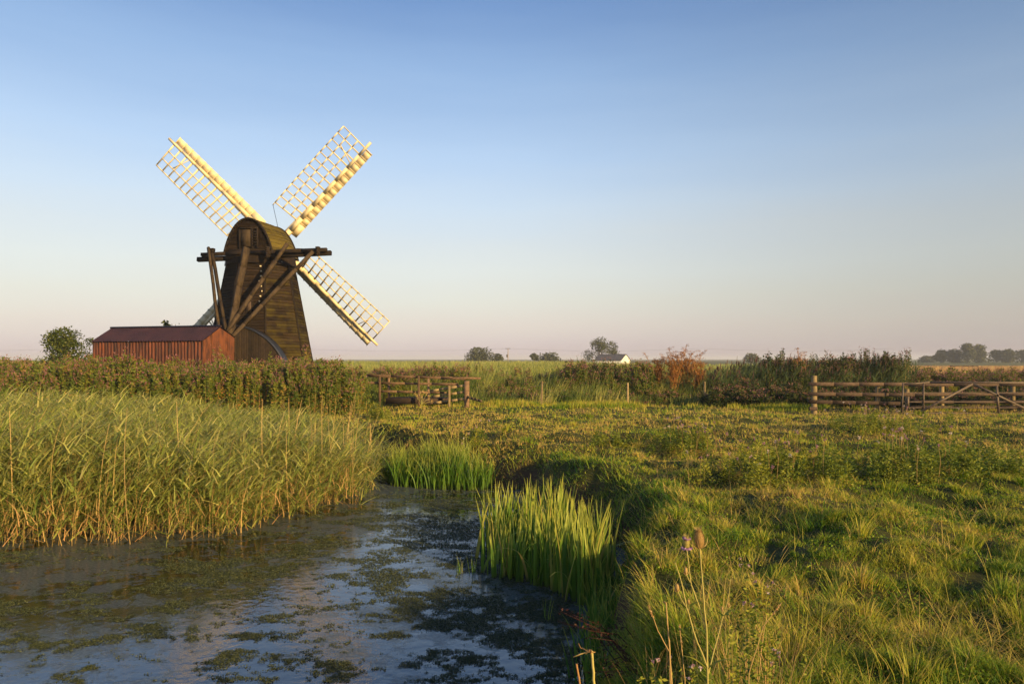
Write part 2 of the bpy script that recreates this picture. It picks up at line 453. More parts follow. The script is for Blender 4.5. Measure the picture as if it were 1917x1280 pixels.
xs = axis(-13, 20, 0.14, -3500, 3500); ys = axis(1.0, 36, 0.14, -3000, 6000)
gx, gy = np.meshgrid(xs, ys)
gz = ground_z(gx.ravel(), gy.ravel())
nx, ny = len(xs), len(ys)
idx = np.arange(nx * ny).reshape(ny, nx)
gf = np.stack([idx[:-1, :-1], idx[:-1, 1:], idx[1:, 1:], idx[1:, :-1]], -1).reshape(-1, 4)
m, n, l, p = new_mat('meadow soil')
tc = n.new('ShaderNodeTexCoord')
nz = n.new('ShaderNodeTexNoise'); nz.inputs['Scale'].default_value = 0.35; nz.inputs['Detail'].default_value = 10; nz.inputs['Roughness'].default_value = 0.7
l.new(tc.outputs['Object'], nz.inputs['Vector'])
r1 = ramp(n, [(0.3, (0.03, 0.040, 0.010)), (0.5, (0.06, 0.062, 0.016)), (0.7, (0.12, 0.095, 0.03))]); l.new(nz.outputs[0], r1.inputs[0])
# bare earth where the bank is steep or low
ge = n.new('ShaderNodeNewGeometry'); sx = n.new('ShaderNodeSeparateXYZ'); l.new(ge.outputs['Position'], sx.inputs[0])
mr = n.new('ShaderNodeMapRange'); mr.inputs[1].default_value = -0.12; mr.inputs[2].default_value = -0.4; l.new(sx.outputs[2], mr.inputs[0])
mx = n.new('ShaderNodeMix'); mx.data_type = 'RGBA'; l.new(mr.outputs[0], mx.inputs[0]); l.new(r1.outputs[0], mx.inputs[6]); mx.inputs[7].default_value = (0.085, 0.052, 0.028, 1)
# far fields: reedy green, then a tan band of stubble, then green again
nf = n.new('ShaderNodeTexNoise'); nf.inputs['Scale'].default_value = 0.02; nf.inputs['Detail'].default_value = 6; l.new(tc.outputs['Object'], nf.inputs['Vector'])
rf = ramp(n, [(0.3, (0.09, 0.10, 0.03)), (0.7, (0.16, 0.15, 0.05))]); l.new(nf.outputs[0], rf.inputs[0])
mf = n.new('ShaderNodeMapRange'); mf.inputs[1].default_value = 38; mf.inputs[2].default_value = 46; l.new(sx.outputs[1], mf.inputs[0])
mx2 = n.new('ShaderNodeMix'); mx2.data_type = 'RGBA'; l.new(mf.outputs[0], mx2.inputs[0]); l.new(mx.outputs[2], mx2.inputs[6]); l.new(rf.outputs[0], mx2.inputs[7])
l.new(mx2.outputs[2], p.inputs['Base Color'])
p.inputs['Roughness'].default_value = 0.95; p.inputs['Specular IOR Level'].default_value = 0.1
b = n.new('ShaderNodeBump'); b.inputs['Strength'].default_value = 0.6; b.inputs['Distance'].default_value = 0.05
l.new(nz.outputs[0], b.inputs['Height']); l.new(b.outputs[0], p.inputs['Normal'])
M['soil'] = m
g = MB(); g.add(np.stack([gx.ravel(), gy.ravel(), gz], 1), gf, np.zeros((nx * ny, 2)))
tag(g.build('ground', 'soil', smooth=True), 'rough grazing meadow running back to the flat horizon', 'ground', kind='structure')

# tan stubble field and the green bank behind it, right of the far marsh
def sheet(name, pts, z, mat, label, cat):
    b_ = MB(); b_.add([(x, y, z) for x, y in pts], [(0, 1, 2, 3)], np.zeros((4, 2)))
    return tag(b_.build(name, mat), label, cat, kind='structure')
M['stubble'] = paint_mat('dry stubble', (0.24, 0.155, 0.06), (0.36, 0.24, 0.10), 0.08, 0.95)
M['bankgrass'] = paint_mat('far pasture', (0.13, 0.15, 0.045), (0.21, 0.21, 0.065), 0.05, 0.95)
sheet('stubble_field', [(48, 92), (300, 92), (420, 172), (85, 172)], 0.02, 'stubble', 'tan stubble field beyond the gate on the right', 'field')

mb = MB(); N = 30000; t = rng.random(N); D = 1 / (1 / 92.0 + t * (1 / 172.0 - 1 / 92.0)); X = D * rng.uniform(0.50, 0.88, N)
k = X > 46; X, D = X[k], D[k]
blades(mb, np.stack([X, D, np.zeros(len(X))], 1), rng.uniform(0.2, 0.7, len(X)), 0.0011 * D, rng.uniform(-3, 3, len(X)), rng.uniform(0, 0.6, len(X)), 0.3, 2, rng.uniform(0, 1, len(X)))
tag(mb.build('stubble', 'straw'), 'dry tan stalks standing in the far field on the right', 'stubble', kind='stuff')

# ------------------------------------------------------------------ water
m, n, l, p = new_mat('still pond water with surface scum')
tc = n.new('ShaderNodeTexCoord')
mp = n.new('ShaderNodeMapping'); mp.inputs['Scale'].default_value = (1.0, 1.25, 1); mp.inputs['Rotation'].default_value = (0, 0, R(22)); l.new(tc.outputs['Object'], mp.inputs[0])
na = n.new('ShaderNodeTexNoise'); na.inputs['Scale'].default_value = 0.42; na.inputs['Detail'].default_value = 3; l.new(mp.outputs[0], na.inputs['Vector'])
nb = n.new('ShaderNodeTexNoise'); nb.inputs['Scale'].default_value = 3.4; nb.inputs['Detail'].default_value = 10; nb.inputs['Roughness'].default_value = 0.72
nb.inputs['Distortion'].default_value = 0.6; l.new(mp.outputs[0], nb.inputs['Vector'])
mm = n.new('ShaderNodeMath'); mm.operation = 'MULTIPLY_ADD'; mm.inputs[1].default_value = 0.75; l.new(na.outputs[0], mm.inputs[0]); l.new(nb.outputs[0], mm.inputs[2])
wuv = n.new('ShaderNodeUVMap'); wuv.uv_map = 'uv'; wsx = n.new('ShaderNodeSeparateXYZ'); l.new(wuv.outputs[0], wsx.inputs[0])
mf_ = n.new('ShaderNodeMath'); mf_.operation = 'MULTIPLY_ADD'; mf_.inputs[1].default_value = 0.26; l.new(wsx.outputs[0], mf_.inputs[0]); l.new(mm.outputs[0], mf_.inputs[2]); mm = mf_
mk = n.new('ShaderNodeMapRange'); mk.inputs[1].default_value = 0.93; mk.inputs[2].default_value = 1.02; l.new(mm.outputs[0], mk.inputs[0])
nc = n.new('ShaderNodeTexNoise'); nc.inputs['Scale'].default_value = 30; nc.inputs['Detail'].default_value = 6; l.new(mp.outputs[0], nc.inputs['Vector'])
rc = ramp(n, [(0.3, (0.028, 0.036, 0.030)), (0.55, (0.10, 0.125, 0.12)), (0.75, (0.20, 0.235, 0.215))]); l.new(nc.outputs[0], rc.inputs[0])
p.inputs['Base Color'].default_value = (0.010, 0.009, 0.008, 1); p.inputs['Roughness'].default_value = 0.03
p.inputs['IOR'].default_value = 2.2; p.inputs['Specular IOR Level'].default_value = 0.5
bw = n.new('ShaderNodeBump'); bw.inputs['Strength'].default_value = 0.35; bw.inputs['Distance'].default_value = 0.01
nw = n.new('ShaderNodeTexNoise'); nw.inputs['Scale'].default_value = 9; nw.inputs['Detail'].default_value = 4; l.new(mp.outputs[0], nw.inputs['Vector'])
l.new(nw.outputs[0], bw.inputs['Height']); l.new(bw.outputs[0], p.inputs['Normal'])
p2 = n.new('ShaderNodeBsdfPrincipled'); l.new(rc.outputs[0], p2.inputs['Base Color']); p2.inputs['Roughness'].default_value = 0.55
b2 = n.new('ShaderNodeBump'); b2.inputs['Strength'].default_value = 0.7; b2.inputs['Distance'].default_value = 0.02
l.new(nc.outputs[0], b2.inputs['Height']); l.new(b2.outputs[0], p2.inputs['Normal'])
ms = n.new('ShaderNodeMixShader'); mlt = n.new('ShaderNodeMath'); mlt.operation = 'MULTIPLY'; mlt.inputs[1].default_value = 0.6
l.new(mk.outputs[0], mlt.inputs[0]); l.new(mlt.outputs[0], ms.inputs[0]); l.new(p.outputs[0], ms.inputs[1]); l.new(p2.outputs[0], ms.inputs[2])
l.new(ms.outputs[0], n['Material Output'].inputs[0])
M['water'] = m
wx = np.concatenate([np.linspace(-62, -13, 20), np.linspace(-12.8, 4, 120)]); wy = np.linspace(0.5, 24, 160)
wgx, wgy = np.meshgrid(wx, wy); wgx = wgx.ravel(); wgy = wgy.ravel()
IRIS = np.array([(-0.48, 10.0), (-0.30, 9.0), (0.2, 8.3), (0.75, 7.7), (0.90, 7.25), (1.05, 7.5), (1.2, 8.2), (1.27, 9.6), (1.1, 10.9), (0.55, 11.4), (-0.15, 11.0)])
film = np.maximum(np.clip(1 - (sdist(IRIS, wgx, wgy) - 0.1) / 1.8, 0, 1) * 1.0, np.clip(1 - (sdist(REEDBED, wgx, wgy) - 0.1) / 2.6, 0, 1) * 0.75)
film = np.maximum(film, np.clip((-wgx - 1.2) / 3.5 + (wgy - 9.0) * 0.2, 0, 0.5))
wi = np.arange(len(wx) * len(wy)).reshape(len(wy), len(wx))
w_ = MB(); w_.add(np.stack([wgx, wgy, np.full(len(wgx), WATER)], 1), np.stack([wi[:-1, :-1], wi[:-1, 1:], wi[1:, 1:], wi[1:, :-1]], -1).reshape(-1, 4), np.stack([film, film], 1))
tag(w_.build('water', 'water'), 'still dark dyke water with patches of floating weed', 'water', kind='structure')


def open_water(x, y):
    return (sdist(HOLLOW, x, y) < -0.25) & (sdist(REEDBED, x, y) > 0.05)


def in_view(x, y, k=0.80, mgn=1.6):
    return np.abs(x) < np.abs(y) * k + mgn


# floating weed: scraps lying on the water
mb = MB()
N = 1500000
D = 1 / (1 / 5.0 + rng.random(N) * (1 / 16.5 - 1 / 5.0)); X = (rng.random(N) * 1.15 - 0.85) * D
lowf = fbm(X * 0.55 + 3, D * 0.55, 2, 30)
dens = fbm(X * 2.6 + 3, D * 4.2, 4, 31) * 0.72 + fbm(X * 13, D * 17, 3, 33) * 0.38
fl_ = np.clip(1 - (sdist(IRIS, X, D) - 0.1) / 1.6, 0, 1) * 0.13
k = open_water(X, D) & (dens + fl_ + (lowf - 0.5) * 0.35 > 0.56 + rng.random(N) * 0.17)
X, D = X[k], D[k]
dd = rng.normal(0, 1, (len(X), 3)); dd[:, 2] = np.abs(dd[:, 2]) * 0.25; dd[:, 0] *= 1.6
leaves(mb, np.stack([X, D, np.full(len(X), WATER + 0.002) + rng.random(len(X)) * 0.008], 1), rng.uniform(0.007, 0.019, len(X)) * (0.45 + D / 12), 0.5, d=dd)
tag(mb.build('pondweed', 'weed'), 'dark green floating weed scattered over the pond', 'pond weed', kind='stuff')

# ------------------------------------------------------------------ meadow grass
def scatter_meadow(N, dmin, dmax, pw=1.0):
    """Random ground points, about equally many per patch of picture."""
    t = rng.random(N)
    D_ = 1.0 / (1.0 / dmin + t * (1.0 / dmax - 1.0 / dmin))
    X_ = (rng.random(N) * 2 - 1) * (0.80 * D_ + 1.2)
    k_ = (sdist(HOLLOW, X_, D_) + (fbm(X_ * 1.3, D_ * 1.3, 3, 5) - 0.5) * 1.0) > -0.22
    return X_[k_], D_[k_]


mb = MB()
X, D = scatter_meadow(1600000, 2.6, 36)
z = ground_z(X, D)
patch = fbm(X * 0.5, D * 0.5, 3, 11); tus = fbm(X * 1.4, D * 1.4, 3, 12)
dry = np.clip((patch - 0.5) * 2.6 + 0.30 + np.clip((D - 5) * 0.07, 0, 0.66), 0, 1)  # dry patches, plus near shade and far sunlight put into the colour by distance
u = np.clip(dry * 0.75 + rng.normal(0, 0.17, len(X)), 0, 1)
h = 0.015 + 0.09 * np.clip(tus - 0.38, 0, 1) + 0.03 * rng.random(len(X)) + 0.0020 * D
fine = fbm(X * 5.5, D * 4.5, 3, 13)
k = rng.random(len(X)) < np.clip((fine - 0.34) * 6, 0.12 + np.clip((D - 7) * 0.045, 0, 0.7), 1)
X, D, z, h, u, fine = X[k], D[k], z[k], h[k], u[k], fine[k]
h = h * np.clip(0.45 + (fine - 0.36) * 3.4, 0.4, 1.7); u = np.clip(u + (fine - 0.5) * 0.5, 0, 1)
az = rng.uniform(-math.pi, math.pi, len(X))
w = 0.0024 + 0.00080 * D
blades(mb, np.stack([X, D, z - 0.01], 1), h * rng.uniform(0.7, 1.4, len(X)), w, az, rng.uniform(0.0, 1.0, len(X)), rng.uniform(0.2, 1.6, len(X)), 2, u)
# low leafy growth between the blades
X, D = scatter_meadow(260000, 2.8, 30)
k = fbm(X * 2.1, D * 2.1, 3, 16) > 0.50; X, D = X[k], D[k]
leaves(mb, np.stack([X, D, ground_z(X, D) + rng.random(len(X)) * 0.07], 1), (0.008 + 0.0022 * D) * rng.uniform(0.6, 1.5, len(X)), 0.6, np.clip(rng.normal(0.2, 0.16, len(X)), 0, 1), up=0.6)
# flattened straw thatch
X, D = scatter_meadow(90000, 2.8, 33)
k = fbm(X * 1.1, D * 1.1, 3, 17) > 0.54; X, D = X[k], D[k]
blades(mb, np.stack([X, D, ground_z(X, D) + 0.02], 1), rng.uniform(0.08, 0.26, len(X)), 0.0016 + 0.0006 * D, rng.uniform(-math.pi, math.pi, len(X)), rng.uniform(0.7, 1.45, len(X)), rng.uniform(-0.2, 0.6, len(X)), 3,
       rng.uniform(0.6, 1.0, len(X)))
# long seeding stalks
X, D = scatter_meadow(5200, 3.2, 33)
z = ground_z(X, D); az = rng.normal(0.2, 1.3, len(X))
blades(mb, np.stack([X, D, z], 1), rng.uniform(0.14, 0.42, len(X)), 0.002 + 0.0005 * D, az, rng.uniform(0.05, 0.9, len(X)), rng.uniform(0.2, 1.0, len(X)), 4,
       rng.uniform(0.55, 1.0, len(X)))
# tussocks
X, D = scatter_meadow(700, 3.5, 33)
for x, y in zip(X, D):
    n_ = 70; a = rng.normal(rng.uniform(-3.1, 3.1), 1.3, n_); rr = rng.random(n_) * rng.uniform(0.08, 0.28)
    bx = x + np.cos(a) * rr; by = y + np.sin(a) * rr
    H = rng.uniform(0.08, 0.26)
    c = rng.random()
    blades(mb, np.stack([bx, by, ground_z(bx, by)], 1), H * rng.uniform(0.6, 1.2, n_), 0.003 + 0.0007 * y, a, rng.uniform(0.05, 0.4, n_), rng.uniform(0.5, 1.5, n_), 3,
           np.clip(c * 0.6 + rng.normal(0.2, 0.15, n_), 0, 1))
N = 60000
D = 1 / (1 / 3.5 + rng.random(N) * (1 / 19.0 - 1 / 3.5)); X = (rng.random(N) * 1.1 - 0.35) * D
sd_ = sdist(HOLLOW, X, D) + (fbm(X * 1.3, D * 1.3, 3, 5) - 0.5) * 1.0
k = (sd_ > -0.25) & (sd_ < 0.55 + np.clip((D - 8) / 3, 0, 1) * 0.7) & (X > -2.6) & (fbm(X * 2.2, D * 2.2, 2, 14) > 0.40); X, D, sd_ = X[k], D[k], sd_[k]
blades(mb, np.stack([X, D, ground_z(X, D)], 1), rng.uniform(0.10, 0.34, len(X)) * (1 + np.clip((D - 8) / 4, 0, 1) * 0.5), 0.004 + 0.0007 * D, rng.normal(2.6, 1.0, len(X)), rng.uniform(0.2, 0.9, len(X)), rng.uniform(0.4, 1.6, len(X)), 3,
       np.clip(fbm(X * 0.9, D * 0.9, 2, 15) * 1.5 - 0.3 + rng.normal(0, 0.15, len(X)), 0, 1))
tag(mb.build('grass', 'grass'), 'rough green and straw coloured grazed grass covering the meadow', 'grass', kind='stuff')

# coarse grass along the fence line
mb = MB()
N = 60000
D = rng.uniform(30.5, 36.5, N); X = rng.uniform(-8.5, 30, N)
dn = fbm(X * 0.6, D * 0.6, 3, 21)
k = dn > 0.42 + 0.10 * (D < 32); X, D, dn = X[k], D[k], dn[k]
k = ~((X > -8.5) & (X < -2.0) & (D < 32.6)); X, D, dn = X[k], D[k], dn[k]
k = ~((X > 12.0) & (D < 30.6)); X, D, dn = X[k], D[k], dn[k]
z = ground_z(X, D)
hh = 0.14 + np.clip(D - 32.9, 0, 4) * 0.22 + (dn - 0.4) * 0.7
blades(mb, np.stack([X, D, z], 1), hh * rng.uniform(0.5, 1.3, len(X)), 0.022, rng.uniform(-math.pi, math.pi, len(X)), rng.uniform(0, 0.35, len(X)), rng.uniform(0.1, 0.9, len(X)), 3,
       np.clip(fbm(X * 0.9, D * 0.9, 2, 23) * 1.2 - 0.1 + rng.normal(0, 0.16, len(X)), 0, 1))
tag(mb.build('coarse_grass', 'grass'), 'taller tufted grass growing along the fence line', 'grass', kind='stuff')


# ------------------------------------------------------------------ near reed bed
def reed_stand(mb, bx, by, bz, H, nl, leafw, mi_leaf=0, mi_stem=1, wind=0.0, spread=1.0, stemw=0.012, leafl=0.42, u0=0.0, u1=1.0):
    N_ = len(bx)
    saz = rng.normal(wind, 1.0, N_); lean = np.abs(rng.normal(0.08, 0.14, N_)); bend = rng.uniform(0.0, 0.9, N_)
    uu = rng.uniform(0, 1, N_)
    blades(mb, np.stack([bx, by, bz], 1), H, stemw, saz, lean, bend, 4, uu, mi_stem, face=np.zeros(N_) + rng.normal(0, 0.3, N_))
    for k_ in range(nl):
        t = 0.10 + 0.88 * (k_ + rng.random(N_)) / nl
        hh_ = H * t
        th = lean + bend * t * 0.5
        px_ = bx + np.cos(saz) * np.sin(th) * hh_; py_ = by + np.sin(saz) * np.sin(th) * hh_; pz_ = bz + np.cos(th) * hh_
        la = np.where(rng.random(N_) < 0.55, rng.normal(wind, 0.8, N_), rng.uniform(-math.pi, math.pi, N_))
        L = leafl * rng.uniform(0.6, 1.3, N_) * (1.1 - 0.35 * np.abs(t - 0.6))
        blades(mb, np.stack([px_, py_, pz_], 1), L, leafw * rng.uniform(0.7, 1.3, N_), la, rng.uniform(0.3, 0.9, N_) * spread, rng.uniform(0.2, 1.1, N_) * spread, 3,
               np.clip(u0 + (u1 - u0) * rng.beta(2, 2, N_) + (t - 0.6) * 0.35, 0, 1), mi_leaf, tipw=0.05)


mb = MB()
N = 23000
X = rng.uniform(-20, -2.4, N); D = rng.uniform(9.4, 22.2, N)
sdn = sdist(REEDBED, X, D) + (fbm(X * 1.8, D * 1.8, 3, 41) - 0.5) * 1.5
k = (sdn < 0) & in_view(X, D) & (rng.random(N) < np.clip(0.25 - sdn * 0.9, 0, 1) * np.where(sdn > -3.0, 1.0, 0.6)); X, D, sdn = X[k], D[k], sdn[k]
ua = X / D; H = np.interp(ua, [-0.66, -0.5, -0.35, -0.2], [1.92, 1.66, 1.45, 1.15]) + (fbm(X * 0.5, D * 0.5, 3, 42) - 0.5) * 0.75 - np.clip((sdn + 1.0) / 1.0, 0, 1) * rng.random(len(X)) * 0.9
H = H * rng.uniform(0.82, 1.08, len(X)) - np.clip((D - 17) * 0.03, 0, 0.15)
reed_stand(mb, X, D, np.full(len(X), -0.78), H, 13, 0.023, stemw=0.007, leafl=0.46, spread=1.45)
# dead straw stems standing out of the front of the bed
N = 520
X = rng.uniform(-13, -2.6, N); D = rng.uniform(9.4, 16, N)
sdn = sdist(REEDBED, X, D)
k = (sdn < 0.1) & (sdn > -1.6) & in_view(X, D); X, D = X[k], D[k]
blades(mb, np.stack([X, D, np.full(len(X), -0.78)], 1), rng.uniform(1.0, 2.35, len(X)), 0.013, rng.normal(0.1, 0.8, len(X)), rng.normal(-0.05, 0.12, len(X)), rng.uniform(0.05, 0.75, len(X)), 7,
       rng.uniform(0, 0.6, len(X)), 2, tipw=0.4)
# drooping dry leaves at the waterline
N = 9000
X = rng.uniform(-13, -2.5, N); D = rng.uniform(9.4, 15, N); sdn = sdist(REEDBED, X, D) + (fbm(X * 1.8, D * 1.8, 3, 41) - 0.5) * 0.9
k = (sdn < 0.15) & (sdn > -0.7) & in_view(X, D) & (rng.random(N) < 0.6); X, D = X[k], D[k]
blades(mb, np.stack([X, D, np.full(len(X), -0.72) + rng.random(len(X)) * 0.5], 1), rng.uniform(0.2, 0.55, len(X)), 0.012, rng.uniform(-math.pi, math.pi, len(X)), rng.uniform(0.1, 1.0, len(X)),
       rng.uniform(0.2, 1.4, len(X)), 3, rng.uniform(0.3, 1.0, len(X)), 2)
tag(mb.build('reeds', ['reed', 'reedstem', 'straw']), 'dense bed of yellow-green reeds along the left side of the water', 'reeds', kind='stuff')


# ------------------------------------------------------------------ sword-leaved clumps in the water
def iris_clump(name, spots, label, hmin, hmax, wd, parts_u=(0, 1), bendk=0.25):
    c = spots.mean(0)
    root = empty(name, (c[0], c[1], WATER), label, 'water plant')
    mb_ = MB(); N_ = len(spots)
    az_ = rng.uniform(-math.pi, math.pi, N_)
    blades(mb_, np.stack([spots[:, 0], spots[:, 1], np.full(N_, WATER - 0.05)], 1), rng.uniform(hmin, hmax, N_) * (0.62 + 0.75 * fbm(spots[:, 0] * 1.6, spots[:, 1] * 1.6, 2, 45)), wd * rng.uniform(0.6, 1.3, N_), az_, np.abs(rng.normal(0.05, 0.10, N_)),
           rng.uniform(0.0, bendk, N_), 5, rng.uniform(*parts_u, N_), face=rng.normal(0.4, 0.9, N_), tipw=0.04)
    # a few that have flopped
    q = rng.random(N_) < 0.08; S = spots[q]; K = len(S)
    blades(mb_, np.stack([S[:, 0], S[:, 1], np.full(K, WATER)], 1), rng.uniform(hmin * 0.6, hmax, K), wd * 0.8, rng.uniform(-math.pi, math.pi, K), rng.uniform(0.1, 0.5, K),
           rng.uniform(0.8, 2.0, K), 6, rng.uniform(0.5, 1, K))
    mb_.build('leaves', 'iris', root)
    return root


def fill(poly, N_, pw=None):
    poly = np.array(poly, float); lo = poly.min(0); hi = poly.max(0)
    q = rng.random((N_ * 3, 2)) * (hi - lo) + lo
    q = q[inside(poly, q[:, 0], q[:, 1])]
    return q[:N_]


s1 = fill(IRIS, 900)
cn_ = fill(IRIS, 34)
s1 = s1 * 0.45 + 0.55 * cn_[np.argmin(((s1[:, None] - cn_[None]) ** 2).sum(2), 1)] + rng.normal(0, 0.09, s1.shape)
iris_clump('iris_clump', s1, 'bright green clump of upright sword leaves standing in the water in the middle', 0.5, 0.95, 0.046, bendk=0.35)
s2 = fill([(-3.1, 15.9), (-2.6, 15.0), (-1.6, 14.6), (-0.6, 14.5), (-0.35, 15.2), (-0.9, 16.0), (-2.2, 16.6)], 1500)
iris_clump('iris_clump', s2, 'darker green arching leaf clump at the far end of the pond beside the reeds', 0.5, 1.0, 0.028, (0, 0.45), 0.9)
ex = np.array([(1.02, 9.3), (1.18, 8.6), (1.05, 7.8), (0.92, 7.1), (0.84, 6.4), (0.72, 5.8)]); tt_ = rng.random(420) * 4.99; i0 = tt_.astype(int); f0 = (tt_ - i0)[:, None]
s3 = ex[i0] * (1 - f0) + ex[i0 + 1] * f0 + rng.normal(0, 0.10, (420, 2))
iris_clump('sedge_fringe', s3, 'narrow dark sedge fringe between the bright clump and the right-hand bank', 0.25, 0.62, 0.022, (0, 0.45), 0.9)
for px_, py_, hgt in ((858, 1075, 0.42), (885, 1073, 0.45), (862, 1070, 0.25), (1022, 1160, 0.38)):
    y_ = 3578 / (py_ - 672); x_ = (px_ - 958.5) / F * y_
    t = empty('water_sprout', (x_, y_, WATER), {858: 'lone pair of short green blades in open water left of the bright clump',
              885: 'taller sprout of green blades close beside the bright clump', 862: 'smallest green sprout in the open water by the lone pair',
              1022: 'thin curved blade standing in the weed below the bright clump'}[px_], 'water plant', 'sprouts in open water')
    b_ = MB(); nb_ = 7
    blades(b_, np.stack([x_ + rng.normal(0, 0.03, nb_), y_ + rng.normal(0, 0.03, nb_), np.full(nb_, WATER - 0.02)], 1), hgt * rng.uniform(0.4, 0.85, nb_), 0.010, rng.uniform(-3, 3, nb_),
           rng.uniform(0, 0.25, nb_), rng.uniform(0, 0.3, nb_), 4)
    b_.build('leaves', 'iris', t)


# ------------------------------------------------------------------ willowherb belt
def herb_plants(mb, bx, by, bz, H, nleaf, lsize, mi_leaf=0, mi_stem=1, mi_flow=2, flow=0.5, rad=0.20, u_off=0.0):
    """Upright leafy stems: short pointed leaves all the way up, a flower or seed spike on top."""
    N_ = len(bx)
    az_ = rng.uniform(-math.pi, math.pi, N_); ln = np.abs(rng.normal(0, 0.07, N_))
    blades(mb, np.stack([bx, by, bz], 1), H, max(0.003, 0.12 * lsize), az_, ln, 0.0, 2, rng.uniform(0.3, 1, N_), mi_stem, face=np.zeros(N_))
    uo = np.clip(rng.normal(0.45 + u_off, 0.22, N_), 0, 1)
    R_ = np.repeat
    t = rng.random((N_, nleaf)) ** 0.8
    rr = rad * (1.05 - 0.75 * t) * np.sqrt(rng.random((N_, nleaf))); a = rng.uniform(-math.pi, math.pi, (N_, nleaf))
    cx = bx[:, None] + np.cos(az_)[:, None] * np.sin(ln)[:, None] * H[:, None] * t + rr * np.cos(a)
    cy = by[:, None] + np.sin(az_)[:, None] * np.sin(ln)[:, None] * H[:, None] * t + rr * np.sin(a)
    cz = bz[:, None] + H[:, None] * t
    c = np.stack([cx, cy, cz], 2).reshape(-1, 3)
    d = np.stack([np.cos(a), np.sin(a), rng.normal(0.45, 0.4, a.shape)], 2).reshape(-1, 3)
    leaves(mb, c, lsize * rng.uniform(0.6, 1.3, len(c)), 0.42, np.clip(R_(uo, nleaf) + rng.normal(0, 0.15, len(c)), 0, 1), mi_leaf, d=d)
    q = rng.random(N_) < flow
    nf_ = 16; K = q.sum()
    tt = 0.86 + 0.2 * rng.random((K, nf_)); rr = 0.05 + 0.07 * rng.random((K, nf_)); a = rng.uniform(-math.pi, math.pi, (K, nf_))
    cx = bx[q][:, None] + np.cos(az_[q])[:, None] * np.sin(ln[q])[:, None] * H[q][:, None] * tt + rr * np.cos(a)
    cy = by[q][:, None] + np.sin(az_[q])[:, None] * np.sin(ln[q])[:, None] * H[q][:, None] * tt + rr * np.sin(a)
    c = np.stack([cx, cy, bz[q][:, None] + H[q][:, None] * tt], 2).reshape(-1, 3)
    d = np.stack([np.cos(a) * 0.5, np.sin(a) * 0.5, np.ones_like(a)], 2).reshape(-1, 3)
    leaves(mb, c, rng.uniform(0.05, 0.10, len(c)), 0.35, rng.random(len(c)), mi_flow, d=d)


mb = MB()
bxs, bys, bhs, bus = [], [], [], []
for _ in range(400):
    cy = random.uniform(27.0, 32.0); cx = random.uniform(-0.80 * cy - 1, -0.208 * cy - 0.65)
    front = 26.9 + (vnoise(np.array([cx * 0.5]), np.array([2.0]), 51)[0] - 0.5) * 1.6
    if cy < front: continue
    hc = 1.08 + 1.25 * fbm(np.array([cx * 0.4]), np.array([cy * 0.4]), 2, 52)[0] + random.gauss(0, 0.19) + min(0.25, (cy - front) * 0.07)
    hc = min(hc + 0.14, 2.02 + 0.55 * vnoise(np.array([cx * 0.9]), np.array([cy * 0.7]), 57)[0]); hc += 0.22 * random.gauss(0, 1) * (cy < 30); hc *= 1 - 0.32 * max(0.0, min(1.0, (cx + 0.208 * cy + 2.6) / 2.0)) * random.random(); rc0 = random.uniform(0.3, 0.75); ns0 = int(14 + 20 * rc0)
    a_ = rng.uniform(-3.15, 3.15, ns0); r_ = rc0 * np.sqrt(rng.random(ns0))
    bxs.append(cx + r_ * np.cos(a_)); bys.append(cy + r_ * np.sin(a_)); bhs.append(hc * (1 - 0.38 * (r_ / rc0) ** 2) * rng.uniform(0.86, 1.05, ns0))
X = np.concatenate(bxs); D = np.concatenate(bys); H = np.concatenate(bhs)
herb_plants(mb, X, D, ground_z(X, D), H, 90, 0.12, flow=0.5, rad=0.17, u_off=0.06)
# tawny dead leaves low in the front
N = 3200
X = rng.uniform(-24, -6.3, N); D = rng.uniform(26.4, 28.5, N); z = ground_z(X, D)
leaves(mb, np.stack([X, D, z + rng.random(N) * 0.9], 1), 0.09, 0.4, rng.random(N), 3)
tag(mb.build('willowherb', ['herb', 'reedstem', 'mauve', 'rustplant']), 'tall band of mauve tipped willowherb in front of the windmill and shed', 'willowherb', kind='stuff')

# ------------------------------------------------------------------ marsh beyond the fence
mb = MB()
N = 95000
t = rng.random(N); D = 1 / (1 / 37.0 + t * (1 / 230.0 - 1 / 37.0)); X = (rng.random(N) * 1.95 - 1.1) * (D * 0.86)
k = (X < 0.36 * D + 3) | (D < 44); X, D = X[k], D[k]
k = ~((X < -9) & (D < 44)); X, D = X[k], D[k]
z = ground_z(X, D)
H = 1.72 + (fbm(X * 0.12, D * 0.12, 3, 61) - 0.5) * 0.5 + rng.normal(0, 0.12, len(X)) - np.clip((44 - D) * 0.07, 0, 0.6)
H = np.where(X > 13, H * np.clip(1 - (X - 13) * 0.05, 0.45, 1), H) - 0.08
blades(mb, np.stack([X, D, z], 1), H, 0.02 + 0.0011 * D, rng.uniform(-3.1, 3.1, len(X)), rng.uniform(0, 0.16, len(X)), rng.uniform(0, 0.7, len(X)), 4,
       np.clip(-0.12 + 0.75 * fbm(X * 0.15, D * 0.07, 3, 62) + rng.normal(0, 0.15, len(X)) + (D - 40) * 0.001, 0, 1), 0)
tag(mb.build('marsh_reeds', ['reed']), 'pale green marsh vegetation stretching to the horizon beyond the fence', 'reeds', kind='stuff')

